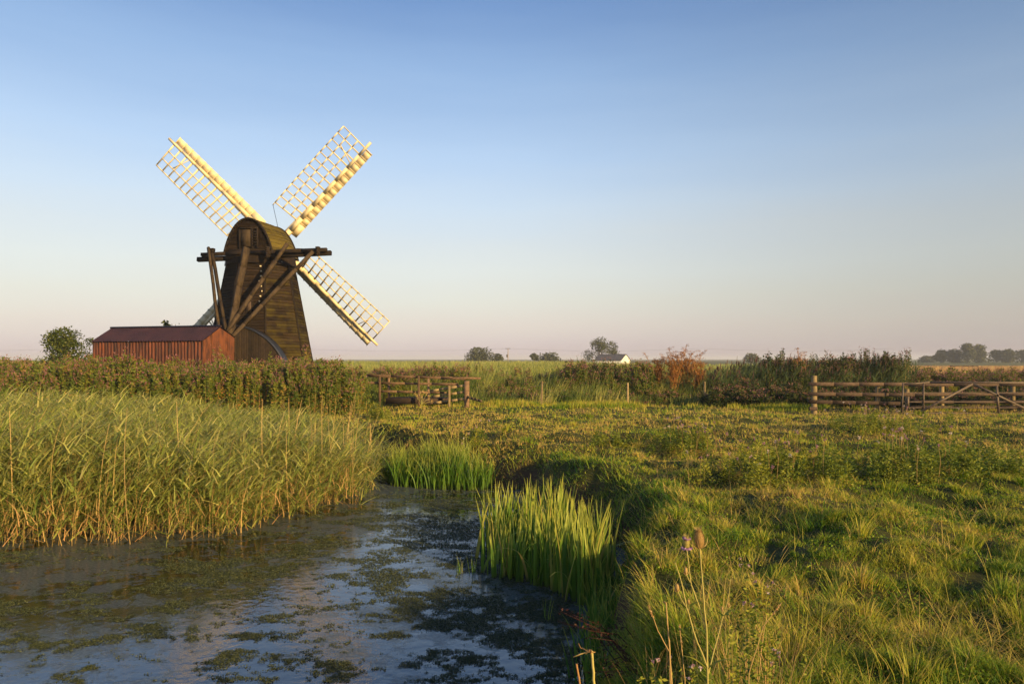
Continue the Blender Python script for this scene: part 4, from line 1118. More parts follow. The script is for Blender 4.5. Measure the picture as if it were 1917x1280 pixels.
tips = {'ul': (316.5, 259.5), 'ur': (694, 267), 'lr': (706.7, 646)}
for k_, off in (('ul', 0.0), ('ur', 0.22), ('lr', 0.0), ('ll', 0.22)):
    O = HUB + NV * off
    if k_ == 'll':
        T = O - (on_plane(*tips['ur'], 0.22) - O) * 1.0
    else:
        T = on_plane(*tips[k_], off)
    Rl = (T - O).length; a = (T - O).normalized()
    b = NC.cross(a).normalized()                                 # lattice side (counter-clockwise seen from the camera)
    if k_ == 'ul':   # check the sense once: lattice of the upper left sail hangs to the lower left
        flip = 1 if (b.x < 0) else -1
    b = b * flip
    so_ = bpy.data.objects.new('sail', None); COL.objects.link(so_); so_.location = O; so_.parent = mill
    so_.matrix_parent_inverse = Matrix.Translation(-Vector(mill.location))
    class _S: pass
    def bld(mb__, nm, mt):
        o__ = mb__.build(nm, mt); o__.parent = so_
        o__.matrix_parent_inverse = Matrix.Translation(-Vector(O))
        return o__

    def tw_(r_): return R(24) - R(19) * min(1, max(0, (r_ - 2.0) / (Rl - 2.0)))
    def sp_(r_, s_, o_=0.0):
        w_ = tw_(r_); bb = b * math.cos(w_) + NC * math.sin(w_); nn = NC * math.cos(w_) - b * math.sin(w_)
        return O + a * r_ + bb * s_ + nn * o_
    wh = MB(); segs_ = 8
    for i in range(segs_):
        r0 = 0.15 + (Rl - 0.15) * i / segs_; r1 = 0.15 + (Rl - 0.15) * (i + 1) / segs_
        w0 = 0.27 - 0.15 * i / segs_; w1 = 0.27 - 0.15 * (i + 1) / segs_
        wh.bar(O + a * r0, O + a * (r1 + 0.002), w0, w0, up=NC, w2=w1, t2=w1, u=0.5)
    bld(wh, 'whip', 'sail')
    stk = MB(); stk.bar(O + NC * 0.02 - a * 0.3 + b * 0.14, O + a * Rl * 0.42 + b * 0.11, 0.20, 0.20, up=NC, w2=0.1, t2=0.1, u=0.5)
    bld(stk, 'stock', 'sail')
    la = MB(); nbars = 13; r_in = Rl - 0.45 - 12 * 0.483
    rs = [r_in + 0.483 * i for i in range(nbars)]
    for i, r_ in enumerate(rs):
        wdg = 0.10 if i < nbars - 3 else 0.06
        la.bar(sp_(r_, -0.53, 0.01), sp_(r_, 0.06, 0.01), 0.045, 0.05, up=NC)
        la.bar(sp_(r_, 0.06), sp_(r_, 1.66), 0.075, wdg, up=NC, t2=0.05, w2=0.06)
    for s_ in (0.56, 1.12, 1.64):
        for r0, r1 in zip(rs, rs[1:]): la.bar(sp_(r0, s_, 0.02), sp_(r1, s_, 0.02), 0.062, 0.05, up=NC)
        r0 = rs[0]
        if s_ > 1.5: la.bar(sp_(r0 - 0.22, s_), sp_(r0, s_), 0.045, 0.045, up=NC)
    la.bar(sp_(rs[-3] - 0.25, 0.06, 0.03), sp_(rs[-4] + 0.15 + 0.45, 1.1, 0.03), 0.045, 0.05, up=NC)
    bld(la, 'lattice', 'sail')
    br = MB(); rb0 = rs[0] - 0.9 if k_ != 'lr' else rs[0] - 0.2
    nb2 = 13; ends = [rb0] + rs
    for r0, r1 in zip(ends, ends[1:]):
        q = [sp_(r0 + 0.01, -0.10, 0.0), sp_(r1 - 0.01, -0.10, 0.0), sp_(r1 - 0.01, -0.50, 0.0), sp_(r0 + 0.01, -0.50, 0.0)]
        nn = NC * 0.022
        br.add(q + [x - nn for x in q], [(0, 1, 2, 3), (7, 6, 5, 4), (0, 4, 5, 1), (1, 5, 6, 2), (2, 6, 7, 3), (3, 7, 4, 0)], np.tile([random.random(), 0], (8, 1)))
    bld(br, 'leading_board', 'sailboard')
    rod = MB(); rod.tube([sp_(rs[0] - 0.2, 1.64), O + a * max(0.3, rs[0] - 1.6) + b * 0.1], 0.014, 4)
    bld(rod, 'tie_rod', 'iron')
# windshaft and cross (poll end)
ws_ = MB(); ws_.tube([HUB - NV * 2.2, HUB - NV * 0.3, HUB + NV * 0.45], [0.22, 0.26, 0.26], 6)
ws_.bar(HUB - NV * 0.05 - SD * 0.28, HUB - NV * 0.05 + SD * 0.28, 0.5, 0.4, up=UP)
ws_.build('windshaft', 'iron', mill)


# ------------------------------------------------------------------ corrugated shed
C0 = Vector(((380 - 958.5) / F * 31.5, 31.5, 0)); D_l = 33.3
C1 = Vector(((174 - 958.5) / F * D_l, D_l, 0))
ld = (C1 - C0); Ls = ld.length; ld.normalize()
wd_ = Vector((-ld.y, ld.x, 0))
if wd_.y < 0: wd_ = -wd_
Ws = 2.12; E1, E2, RZ = 2.97, 3.16, 3.62
shed = empty('corrugated_shed', (C0.x, C0.y, 0), 'low rusty red corrugated iron shed beside the windmill', 'shed')


def corr(mb_, o, ax, L_, upv, hgt_fn, nrm_, per=0.187, amp=0.026, k0=None):
    """Corrugated sheet: runs along ax, rises along upv."""
    n_ = int(L_ / per * 6); pts_ = []; uvs_ = []
    for i in range(n_ + 1):
        s_ = L_ * i / n_; off_ = amp * math.sin(2 * math.pi * s_ / per)
        h0, h1 = hgt_fn(s_)
        sheet_n = int(s_ / 0.75); u_ = (sheet_n * 0.37) % 1
        pts_ += [o + ax * s_ + nrm_ * off_ + upv * h0, o + ax * s_ + nrm_ * off_ + upv * h1]; uvs_ += [(u_, 0), (u_, 1)]
    f_ = [(2 * i, 2 * i + 2, 2 * i + 3, 2 * i + 1) for i in range(n_)]
    mb_.add(pts_, f_, uvs_)


w1 = MB(); corr(w1, C0, ld, Ls, UP, lambda s_: (-0.1, E1 - 0.02 - 0.02 * random.random()), -wd_)
w1.build('long_wall', 'rustwall', shed)
w3 = MB(); corr(w3, C0 + wd_ * Ws, ld, Ls, UP, lambda s_: (-0.1, E2), wd_); w3.build('rear_wall', 'rustwall', shed)
for nm, org, sg in (('gable_end', C0, -1), ('far_gable_end', C1, 1)):
    ge_ = MB(); n_ = 4
    def gz_(t): return E1 + (RZ - E1) * (t / 0.52) if t < 0.52 else RZ + (E2 - RZ) * ((t - 0.52) / 0.48)
    ts = [0, 0.26, 0.52, 0.76, 1.0]
    for i in range(4):
        t0, t1 = ts[i], ts[i + 1]; off_ = ld * (sg * 0.012 * (1 + i % 2))
        A = org + wd_ * Ws * t0 + off_; B = org + wd_ * Ws * (t1 - 0.003) + off_
        zm = 2.45 + 0.03 * (i % 2)
        ge_.add([A + UP * -0.1, B + UP * -0.1, B + UP * zm, A + UP * zm], [(0, 1, 2, 3)], np.tile([random.random(), 0], (4, 1)))
        off2 = ld * (sg * 0.012)
        ge_.add([A + off2 + UP * (zm - 0.05), B + off2 + UP * (zm - 0.05), B + off2 + UP * (gz_(t1) - 0.02), A + off2 + UP * (gz_(t0) - 0.02)], [(0, 1, 2, 3)], np.tile([random.random(), 0], (4, 1)))
    ge_.build(nm, 'rust', shed)
for nm, o_, top, ez in (('roof_slope', C0, C0 + wd_ * Ws * 0.52, E1), ('rear_roof_slope', C0 + wd_ * Ws, C0 + wd_ * Ws * 0.52, E2)):
    up_ = (Vector((top.x, top.y, RZ)) - Vector((o_.x, o_.y, ez))); Lr = up_.length; up_.normalize()
    nr = ld.cross(up_); nr = nr if nr.z > 0 else -nr
    rr = MB(); corr(rr, Vector((o_.x, o_.y, ez)) - ld * 0.06 + nr * 0.03, ld, Ls + 0.12, up_, lambda s_: (-0.10, Lr), nr, per=0.15, amp=0.018)
    rr.build(nm, 'rustroof', shed)
rc_ = MB(); q0 = C0 + wd_ * Ws * 0.52 + UP * (RZ + 0.05) - ld * 0.08
rc_.tube([q0, q0 + ld * (Ls + 0.16)], 0.055, 6); rc_.build('ridge_cap', 'rustroof', shed)


# ------------------------------------------------------------------ far barn, pole, wires
YB = 205
bx0 = (1163 - 958.5) / F * YB
barn = empty('barn', (bx0, YB, 0), 'distant barn with dark slate roof and white gable under the spreading tree', 'barn')
lw = 8.2
A = Vector((bx0, YB, 0)); gv = Vector((0.75, 0.66, 0)).normalized(); lv = Vector((-0.92, 0.39, 0)).normalized(); gw = 3.2 / 0.75
zE, zR = CAMZ - 0.35, CAMZ + (672 - 663.5) / F * YB
wl_ = MB()
wl_.add([A, A + lv * lw, A + lv * lw + UP * zE, A + UP * zE], [(0, 1, 2, 3)])
wl_.add([A, A + gv * gw, A + gv * gw + UP * zE, A + UP * zE, A + gv * gw / 2 + UP * zR, A + gv * gw / 2 + UP * zR], [(0, 1, 2, 3), (3, 2, 4, 5)])
wl_.add([A + gv * gw, A + gv * gw + lv * lw, A + gv * gw + lv * lw + UP * zE, A + gv * gw + UP * zE], [(0, 1, 2, 3)])
wl_.add([A + lv * lw, A + gv * gw + lv * lw, A + gv * gw + lv * lw + UP * zE, A + lv * lw + UP * zE, A + gv * gw / 2 + lv * lw + UP * zR, A + gv * gw / 2 + lv * lw + UP * zR], [(0, 1, 2, 3), (3, 2, 4, 5)])
wl_.build('wall', 'white', barn)
rf_ = MB(); ov = -lv * 0.15
for s0 in (0, 1):
    e0 = A + gv * (gw * s0 + (0.25 if s0 else -0.25)) + UP * (zE - 0.15); r0 = A + gv * gw / 2 + UP * (zR + 0.05)
    for th_ in (0.0, 0.1):
        rf_.add([e0 + ov + UP * th_, e0 + lv * (lw + 0.15) + UP * th_, r0 + lv * (lw + 0.15) + UP * th_, r0 + ov + UP * th_], [(0, 1, 2, 3)])
rf_.build('roof', 'slate', barn)

YP = 340
pb = P(951, 672, YP); pole = empty('power_pole', (pb.x, YP, 0), 'wooden power pole with crossarm and transformer on the horizon', 'power pole')
ztop = CAMZ + (672 - 652) / F * YP
b_ = MB(); b_.tube([(pb.x, YP, -0.3), (pb.x, YP, ztop)], [0.22, 0.16], 6); b_.build('post', 'newpost', pole)
b_ = MB(); b_.bar((pb.x - 1.3, YP, ztop - 0.1), (pb.x + 1.3, YP, ztop - 0.1), 0.2, 0.25); b_.build('crossarm', 'darkwood', pole)
b_ = MB(); b_.bar((pb.x - 0.5, YP - 0.2, ztop - 4.4), (pb.x - 0.5, YP - 0.2, ztop - 3.0), 0.6, 0.6, up=(0, 1, 0)); b_.build('transformer', 'iron', pole)
# next poles of the line stand outside the view; the wires sag away on both sides
for nm, x1, lb in (('power_line', -330, 'thin sagging power line running left from the pole'), ('power_line', 190, 'thin sagging power line running right from the pole')):
    b_ = MB()
    for o__ in (-1.1, 1.1):
        span = 95.0 if x1 < 0 else 80.0; nsp = max(1, round(abs(x1 - pb.x) / span)); q0 = Vector((pb.x + o__ * 0.6, YP, ztop))
        for k_ in range(nsp):
            e_ = Vector((pb.x + (x1 - pb.x) * (k_ + 1) / nsp + o__ * 0.6, YP, ztop))
            pts_ = [q0.lerp(e_, t_ / 8) - UP * (1.3 * 4 * (t_ / 8) * (1 - t_ / 8)) for t_ in range(9)]
            b_.tube(pts_, 0.013, 4); q0 = e_
    tag(b_.build(nm, 'iron'), lb, 'power line', 'wires of the power line')

# ------------------------------------------------------------------ fences
def gzs(x, y): return float(ground_z(np.array([x]), np.array([y]))[0])


def post(px_, ptop, Yd, name, label, w_=0.10, group=None, mat='newpost', lean=0.0):
    x_ = (px_ - 958.5) / F * Yd; zt = CAMZ + (672 - ptop) / F * Yd
    b_ = MB(); z0 = gzs(x_, Yd) - 0.3
    b_.tube([(x_ - lean, Yd, z0), (x_, Yd, zt - 0.02), (x_, Yd, zt)], [w_ / 2, w_ / 2, w_ / 2 * 0.8], 6)
    o_ = b_.build(name, mat)
    return tag(o_, label, 'fence post', group)


post(1015, 713, 32.3, 'fence_post', 'pale slim post nearest the footbridge in the wire fence', group='posts of the wire fence', lean=0.05)
post(1175, 716, 32.7, 'fence_post', 'pale slim post in front of the brown dried plants', group='posts of the wire fence')
post(1319, 714, 33.0, 'fence_post', 'pale slim post at the right end of the orange thicket', group='posts of the wire fence', lean=-0.03)
b_ = MB()
for zz in (0.95, 0.65, 0.35):
    b_.tube([((880 - 958.5) / F * 31.9, 31.9, zz), ((1015 - 958.5) / F * 32.25, 32.25, zz), ((1175 - 958.5) / F * 32.65, 32.65, zz), ((1319 - 958.5) / F * 32.95, 32.95, zz), ((1520 - 958.5) / F * 29.5, 29.5, zz)], 0.004, 3, cap=False)
tag(b_.build('fence_wire', 'iron'), 'thin wire strung along the slim pale posts', 'wire')

# footbridge over the ditch
fb0 = P(745, 740, 32.0)
fbr = empty('footbridge', (fb0.x, 32.0, 0), 'old plank footbridge with rails on both sides over the ditch', 'footbridge')
def rails(parent, pairs, mat='fence', nm='rail', w_=0.045, t_=0.105):
    for q0, q1 in pairs:
        b_ = MB(); q0 = Vector(q0); q1 = Vector(q1); pts_ = [q0.lerp(q1, t / 4) + Vector((0, 0, random.gauss(0, 0.0012) * (0 < t < 4))) for t in range(5)]; u_ = random.random()
        for x0, x1 in zip(pts_, pts_[1:]): b_.bar(x0, x1, w_, t_, u=u_)
        b_.build(nm, mat, parent)
def fposts(parent, lst, mat='fence', w_=0.10):
    for px_, tp, Yd in lst:
        x_ = (px_ - 958.5) / F * Yd; b_ = MB()
        b_.bar((x_, Yd, gzs(x_, Yd) - 0.6), (x_, Yd, CAMZ + (672 - tp) / F * Yd), w_, w_, up=(0, 1, 0)); b_.build('post', mat, parent)
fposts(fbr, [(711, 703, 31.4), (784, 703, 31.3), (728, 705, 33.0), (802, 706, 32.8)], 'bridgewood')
Yn, Yf = 31.55, 32.95
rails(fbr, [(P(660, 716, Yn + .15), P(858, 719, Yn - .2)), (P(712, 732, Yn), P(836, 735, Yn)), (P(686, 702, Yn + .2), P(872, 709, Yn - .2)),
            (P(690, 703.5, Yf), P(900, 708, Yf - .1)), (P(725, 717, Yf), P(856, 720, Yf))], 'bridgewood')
b_ = MB(); b_.bar(P(722, 750, Yn + .1), P(838, 751, Yn + .1), 0.06, 0.28); b_.bar(P(726, 748, Yf), P(842, 749, Yf), 0.06, 0.24)
for k_ in range(16):
    q0 = P(728 + k_ * 7, 747.5, Yn + .12); b_.bar(q0, q0 + Vector((0, 1.3, 0.03)), 0.14, 0.05)
b_.build('deck', 'fence', fbr)
# wing fence right of the bridge
wf = empty('rail_fence', (P(875, 757, 31).x, 31, 0), 'short sloping three rail fence at the right of the footbridge', 'fence', 'wooden rail fences')
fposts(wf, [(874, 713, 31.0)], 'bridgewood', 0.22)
fposts(wf, [(841, 722, 31.15)], 'newpost', 0.11)
rails(wf, [(P(872, 721, 30.95), P(806, 731.5, 31.6)), (P(872, 733, 30.95), P(808, 742.5, 31.6)), (P(872, 746, 30.95), P(812, 754, 31.6)), (P(875, 743, 30.9), P(902, 751, 30.0))], 'newpost')

# right fence
rfn = empty('rail_fence', (P(1524, 765, 28.9).x, 28.9, 0), 'three rail fence with a stout round post left of the field gate', 'fence', 'wooden rail fences')
x_ = (1524 - 958.5) / F * 28.9
b_ = MB(); b_.tube([(x_, 28.9, -0.3), (x_, 28.9, CAMZ - 31 / F * 28.9 - 0.02), (x_, 28.9, CAMZ - 31 / F * 28.9)], [0.125, 0.12, 0.11], 6); b_.build('post', 'newpost', rfn, smooth=False)
fposts(rfn, [(1643, 722, 29.3)], 'newpost', 0.13)
rails(rfn, [(P(1514, 718.5, 28.75), P(1700, 719, 29.2)), (P(1514, 737, 28.75), P(1712, 739, 29.2)), (P(1514, 751.5, 28.75), P(1688, 755, 29.2)), (P(1515, 765, 28.7), P(1530, 765, 28.7))], 'fence', 'rail', 0.05, 0.15)
rfn2 = empty('rail_fence', (P(1763, 750, 31).x, 31, 0), 'rail fence running behind the field gate with pale posts', 'fence', 'wooden rail fences')
fposts(rfn2, [(1763, 718, 31), (1896, 715, 31), (2010, 715, 31), (1698, 728, 31)], 'newpost', 0.14)
rails(rfn2, [(P(1700, 720, 30.9), P(2040, 719, 30.9)), (P(1700, 738, 30.9), P(2040, 737, 30.9)), (P(1700, 752, 30.9), P(2040, 752, 30.9)), (P(1700, 762, 30.9), P(2040, 762, 30.9))], 'fence', 'rail', 0.05, 0.14)

YG = 28.6
gt = empty('field_gate', (P(1688, 772, YG).x, YG, 0), 'long rusty metal field gate with crossed diagonal struts at the right edge', 'gate')
def gtube(nm, pairs, r_, mat='gate'):
    for q0, q1 in pairs:
        b_ = MB(); b_.tube([q0, q1], r_, 6); b_.build(nm, mat, gt)
xr = 2050
gtube('bar', [(P(1692, 735, YG), P(xr, 735, YG)), (P(1692, 752, YG), P(xr, 752, YG)), (P(1692, 763, YG), P(xr, 763, YG)), (P(1692, 773, YG), P(xr, 774, YG))], 0.022)
b_ = MB(); b_.bar(P(1690, 719.5, YG), P(1740, 715.5, YG), 0.06, 0.07); b_.bar(P(1740, 715.5, YG), P(xr, 717, YG), 0.06, 0.09); b_.build('top_rail', 'gate', gt)
for xx, tilt in ((1688, 3), (1729, 0), (1961, 0), (2048, 0)):
    b_ = MB(); b_.bar(P(xx + tilt, 717, YG - .03), P(xx, 776, YG - .03), 0.05, 0.05, up=(0, 1, 0)); b_.build('stile', 'gate', gt)
for q0, q1 in (((1712, 777), (1822, 718)), ((1822, 718), (1930, 770)), ((1700, 742), (1700, 764)) , ((1870, 774), (1866, 722))):
    b_ = MB(); b_.bar(P(*q0, YG - .07), P(*q1, YG - .07), 0.03, 0.085, up=(0, 0, 1)); b_.build('strut', 'gate', gt)
# small rails far off in the stubble
ff = empty('rail_fence', (P(1800, 690, 150).x, 150, 0), 'tiny weathered rails far off at the edge of the tan field', 'fence', 'wooden rail fences')
fposts(ff, [(1780, 684, 150), (1805, 684, 150), (1830, 684, 150)], 'fence', 0.2)
rails(ff, [(P(1778, 685, 149.8), P(1832, 685, 149.8)), (P(1778, 688, 149.8), P(1832, 688, 149.8))], 'fence', 'rail', 0.1, 0.2)

# ------------------------------------------------------------------ meadow weeds as separate plants
WEEDS = [(1287, 845, 1.0, 'thistle clump with pale flowers in the middle of the meadow', 0.75), (1425, 905, 1.3, 'bright yellow-green weed clump right of the pale thistle clump', 0.65),
         (1610, 905, 1.1, 'dark green weed clump in the centre right of the meadow', 0.85), (1700, 900, 1.2, 'tall weed clump below the gate with faded flowers', 0.85),
         (1660, 812, 1.7, 'wide patch of seeding thistles just below the rail fence', 0.75), (1780, 880, 1.0, 'loose weed clump at the right side of the meadow', 0.6),
         (1520, 880, 0.8, 'small weed clump between the yellow-green and dark ones', 0.5), (1150, 838, 0.5, 'little weed tuft in the short grass right of the pond', 0.45),
         (708, 780, 0.5, 'small leafy weed in front of the left end of the footbridge', 0.9), (872, 835, 0.6, 'flowering thistle tuft on the far bank of the pond', 0.6),
         (1860, 900, 0.8, 'dark weed near the right edge of the meadow', 0.8)]
for px_, py_, wdt, lb, H_ in WEEDS:
    Yd = 2684.0 / (py_ - 672); x_ = (px_ - 958.5) / F * Yd; z0 = gzs(x_, Yd)
    root = empty('weed_clump', (x_, Yd, z0), lb, 'weed', 'weed clumps in the meadow')
    mb_ = MB(); K = int(34 * wdt)
    bx = x_ + rng.normal(0, 0.42 * wdt, K); by = Yd + rng.normal(0, 0.34 * wdt, K)
    yel = 0.40 if 'yellow' in lb else (0.05 if 'dark' in lb else 0.22)
    herb_plants(mb_, bx, by, ground_z(bx, by), H_ * rng.uniform(0.25, 0.8, K), 150, 0.055, mi_stem=0, flow=0.0, rad=0.2, u_off=yel)
    mb_.build('foliage', ['thistle', 'reedstem', 'mauve'], root)
    if 'flower' in lb or 'thistle' in lb:
        for _ in range(int(22 * wdt)):
            fx = x_ + random.gauss(0, 0.42 * wdt); fy = Yd + random.gauss(0, 0.32 * wdt); fz = gzs(fx, fy); fh = H_ * random.uniform(0.6, 1.1)
            fm = MB(); fm.tube([(fx, fy, fz), (fx + random.gauss(0, 0.03), fy, fz + fh * 0.6), (fx + random.gauss(0, 0.05), fy, fz + fh)], [0.004, 0.003, 0.002], 3, mi=1, cap=False)
            top_ = fm.v[0][-1]; cc = np.tile(top_, (12, 1)) + rng.normal(0, 0.013, (12, 3)); leaves(fm, cc, 0.032, 0.6, np.full(12, random.random()), 0)
            fm.build('flower', ['flower', 'straw'], root)

# teasel heads by the footbridge
root = empty('teasel', (P(790, 760, 29.5).x, 29.5, 0), 'brown dried teasel standing before the footbridge', 'teasel', 'teasels')
st = MB(); fk_ = P(789, 756, 29.5); st.tube([(fk_.x, 29.5, -0.3), fk_], [0.016, 0.012], 4, u=0.1)
for px_, py_ in ((777, 737), (781, 742), (790, 742), (793, 733), (799, 736), (803, 745), (809, 751), (786, 735)):
    q = P(px_, py_, 29.5); st.tube([fk_, q], [0.009, 0.006], 4, u=0.1)
    hd = MB(); c = np.tile(tuple(q), (40, 1)) + rng.normal(0, 1, (40, 3)) * [0.025, 0.025, 0.045]; leaves(hd, c, 0.05, 0.4, rng.random(40)); hd.build('flower_head', 'teaselhead', root)
st.build('stem', 'teasel', root)


# ------------------------------------------------------------------ foreground teasel
def teasel_head(mb_, c, axis_, L_, r_, u0=0.0, spines=420, bracts=9, core=True):
    """Egg-shaped head: a solid core covered with fine spines, long curved bracts beneath."""
    c = Vector(c); ax = Vector(axis_).normalized(); x = ax.cross(Vector((0, 1, 0.1))).normalized(); y = ax.cross(x)
    def pr(t): return r_ * (math.sin(math.pi * min(1, t * 0.86 + 0.10)) ** 0.62)
    if core:
        mb_.tube([c + ax * (L_ * t) for t in np.linspace(0, 1, 9)], [pr(t) * 0.88 for t in np.linspace(0, 0.985, 9)], 12, u=0.35, mi=0)
    ns_ = spines; vs = []; fs = []; us = []
    for i in range(ns_):
        t = (i + 0.5) / ns_; an = i * 2.39996
        rd = x * math.cos(an) + y * math.sin(an); p0 = c + ax * (L_ * t) + rd * pr(t) * 0.85
        tipv = p0 + (rd * 0.8 + ax * (0.35 + t * 0.9)).normalized() * r_ * (0.62 if t < 0.93 else 1.1) * random.uniform(0.7, 1.3)
        sv = ax.cross(rd) * r_ * 0.045; k0 = len(vs)
        vs += [p0 - sv, p0 + sv, tipv, tipv + sv * 0.1]; fs.append((k0, k0 + 1, k0 + 2, k0 + 3)); u_ = u0 + random.random() * 0.9; us += [(u_, 0), (u_, 0), (u_, 1), (u_, 1)]
    mb_.add(vs, fs, us, 0)
    for i in range(bracts):
        an = 2 * math.pi * i / bracts + random.random() * 0.4; rd = x * math.cos(an) + y * math.sin(an)
        ln = r_ * random.uniform(1.6, 3.0); q = [c - ax * 0.003]
        for k_ in range(1, 6):
            t = k_ / 5; q.append(c + rd * ln * math.sin(t * 1.5) * 0.62 + ax * (ln * (t ** 2) * 0.75 - 0.004))
        mb_.tube(q, [0.0016, 0.0015, 0.0012, 0.001, 0.0008, 0.0004], 4, u=random.random(), mi=0)


def spiny_stem(mb_, pts, r0, r1, u=0.6, prickle=True):
    pts = [Vector(p_) for p_ in pts]; n_ = len(pts)
    # resample with a slight wobble
    out = []
    for i in range(n_ - 1):
        for k_ in range(5):
            t = k_ / 5; out.append(pts[i].lerp(pts[i + 1], t) + Vector((random.gauss(0, 0.0007), 0, 0)))
    out.append(pts[-1]); m_ = len(out)
    mb_.tube(out, [r0 + (r1 - r0) * i / (m_ - 1) for i in range(m_)], 6, u=u)
    if prickle:
        for i in range(0, m_ - 1):
            for _ in range(5):
                p0 = out[i].lerp(out[i + 1], random.random()); an = random.uniform(0, 6.28); d = Vector((math.cos(an), math.sin(an), 0.2))
                rr_ = r0 + (r1 - r0) * i / m_
                mb_.tube([p0 + d * rr_ * 0.8, p0 + d * (rr_ + 0.0028)], [0.0006, 0.0001], 3, u=u, cap=False)


YT = 2.45
def F_(px_, py_, dy=0.0): return P(px_, py_, YT + dy)
ground_t = gzs((1325 - 958.5) / F * YT, YT)
root = empty('teasel', ((1325 - 958.5) / F * YT, YT, ground_t), 'tall prickly teasel in the foreground with one lilac banded and one brown head', 'teasel', 'teasels')
st = MB()
base = Vector((F_(1330, 1400).x, YT, ground_t))
n1 = F_(1323, 1185)
spiny_stem(st, [base, F_(1325, 1270), n1, F_(1318, 1130), F_(1314, 1080), F_(1310.5, 1024)], 0.0040, 0.0024)
spiny_stem(st, [n1, F_(1311, 1140, .01), F_(1296, 1100, .01), F_(1292, 1085, .01), F_(1286, 1028, .01)], 0.0026, 0.0019)
spiny_stem(st, [F_(1325, 1250), F_(1301, 1190, -.02), F_(1286, 1138, -.02), F_(1277, 1094, -.02), F_(1264, 1052, -.02)], 0.003, 0.0018)
spiny_stem(st, [F_(1292, 1090, .01), F_(1288, 1082, .01), F_(1284, 1073, .01)], 0.0016, 0.0013)
spiny_stem(st, [F_(1286, 1138, -.02), F_(1276, 1122, -.02), F_(1268, 1105, -.02)], 0.0016, 0.0013)
spiny_stem(st, [F_(1288, 1145, -.02), F_(1290, 1137, -.02), F_(1289, 1128, -.02)], 0.0013, 0.001)
spiny_stem(st, [F_(1326, 1260), F_(1352, 1160, .04), F_(1362, 1125, .04), F_(1368, 1083, .04)], 0.0026, 0.0013)
spiny_stem(st, [F_(1354, 1152, .04), F_(1361, 1140, .04), F_(1364, 1134, .04)], 0.0012, 0.001)
spiny_stem(st, [F_(1354, 1152, .04), F_(1352, 1146, .04), F_(1352, 1142, .04)], 0.0012, 0.001)
st.build('stem', 'teasel', root)
hb = MB(); teasel_head(hb, F_(1310.5, 1024), (-0.10, 0, 1), 0.060, 0.0185, 0.0, 700, 8); hb.build('flower_head', ['teaselhead'], root)
hb = MB(); teasel_head(hb, F_(1285.5, 1027, .01), (-0.03, 0, 1), 0.044, 0.0150, 0.2, 480, 8)
o_ = hb.build('flower_head', ['cone'], root); o_['label'] = 'green gold head with two lilac rings'
fb_ = MB(); c0 = F_(1285.5, 1027, .01)
for zt, n_, rr_ in ((0.004, 240, 0.0175), (0.038, 130, 0.0125)):
    a_ = rng.uniform(-3.14, 3.14, n_); c = np.stack([c0.x + np.cos(a_) * rr_ * rng.uniform(0.8, 1.15, n_), c0.y + np.sin(a_) * rr_, c0.z + zt + rng.normal(0, 0.0022, n_)], 1)
    leaves(fb_, c, 0.0065, 0.6)
fb_.build('florets', 'teaselflower', root)
for px_, py_, L_, r_, dy in ((1284, 1073, 0.022, 0.0075, .01), (1268, 1105, 0.024, 0.0080, -.02), (1289, 1128, 0.013, 0.005, -.02), (1364, 1134, 0.013, 0.0045, .04), (1352, 1142, 0.013, 0.0045, .04)):
    hb = MB(); teasel_head(hb, F_(px_, py_, dy), (-0.05, 0, 1), L_, r_, 0.1, 130, 5); hb.build('bud', ['teaselhead'], root)
lf = MB()
for q0, az_, L_ in (((1286, 1138), 2.8, 0.10), ((1286, 1138), 0.2, 0.09), ((1296, 1100), 3.0, 0.06), ((1323, 1185), 3.3, 0.11), ((1323, 1180), 0.3, 0.10), ((1354, 1152), 2.6, 0.05), ((1358, 1150), 0.4, 0.06),
                    ((1325, 1250), 2.8, 0.14), ((1325, 1250), 0.1, 0.13), ((1311, 1140), 3.0, 0.06)):
    q = F_(*q0); blades(lf, np.array([tuple(q)]), L_, 0.012, np.array([az_]), 0.9, 1.3, 6, tipw=0.05)
lf.build('leaf', 'thistle', root)

# dead snapped stalks
root = empty('broken_stalk', (F_(1108, 1400).x, YT, 0.0), 'pale broken hogweed stalk with a splintered top over the water', 'dead stalk', 'dead stalks in the foreground')
zg = gzs(F_(1108, 1400, -.2).x, YT - .2)
st = MB(); spiny_stem(st, [Vector((F_(1112, 1400, -.2).x, YT - .2, max(zg, WATER - 0.2))), F_(1113, 1285, -.2), F_(1108, 1218, -.2)], 0.0046, 0.0042, 0.9); st.build('stem', 'teasel', root)
st = MB(); hd_ = F_(1104, 1219, -.2)
for k_ in range(16): st.tube([hd_ + Vector((random.gauss(0, .006), random.gauss(0, .006), random.gauss(0, .004))), hd_ + Vector((random.gauss(-0.004, .011), random.gauss(0, .008), random.gauss(0.002, .007)))], [0.0022, 0.0006], 4, u=random.random())
st.build('frayed_top', 'straw', root)
st = MB(); st.tube([hd_, F_(1088, 1223, -.2), F_(1073, 1229, -.2)], [0.0028, 0.0024, 0.0020], 6, u=0.1); st.tube([hd_, F_(1087, 1212, -.2), F_(1083, 1203, -.2)], [0.0014, 0.001, 0.0007], 5, u=0.9)
st.build('splinter', 'straw', root)
root = empty('broken_stalk', (F_(1084, 1400).x, YT, 0.0), 'short cut stalk left of the splintered one', 'dead stalk', 'dead stalks in the foreground')
st = MB(); spiny_stem(st, [Vector((F_(1092, 1400, -.2).x, YT - .2, max(zg, WATER - 0.2))), F_(1087, 1285, -.2), F_(1079, 1242, -.2)], 0.0034, 0.003, 0.9); st.build('stem', 'straw', root)

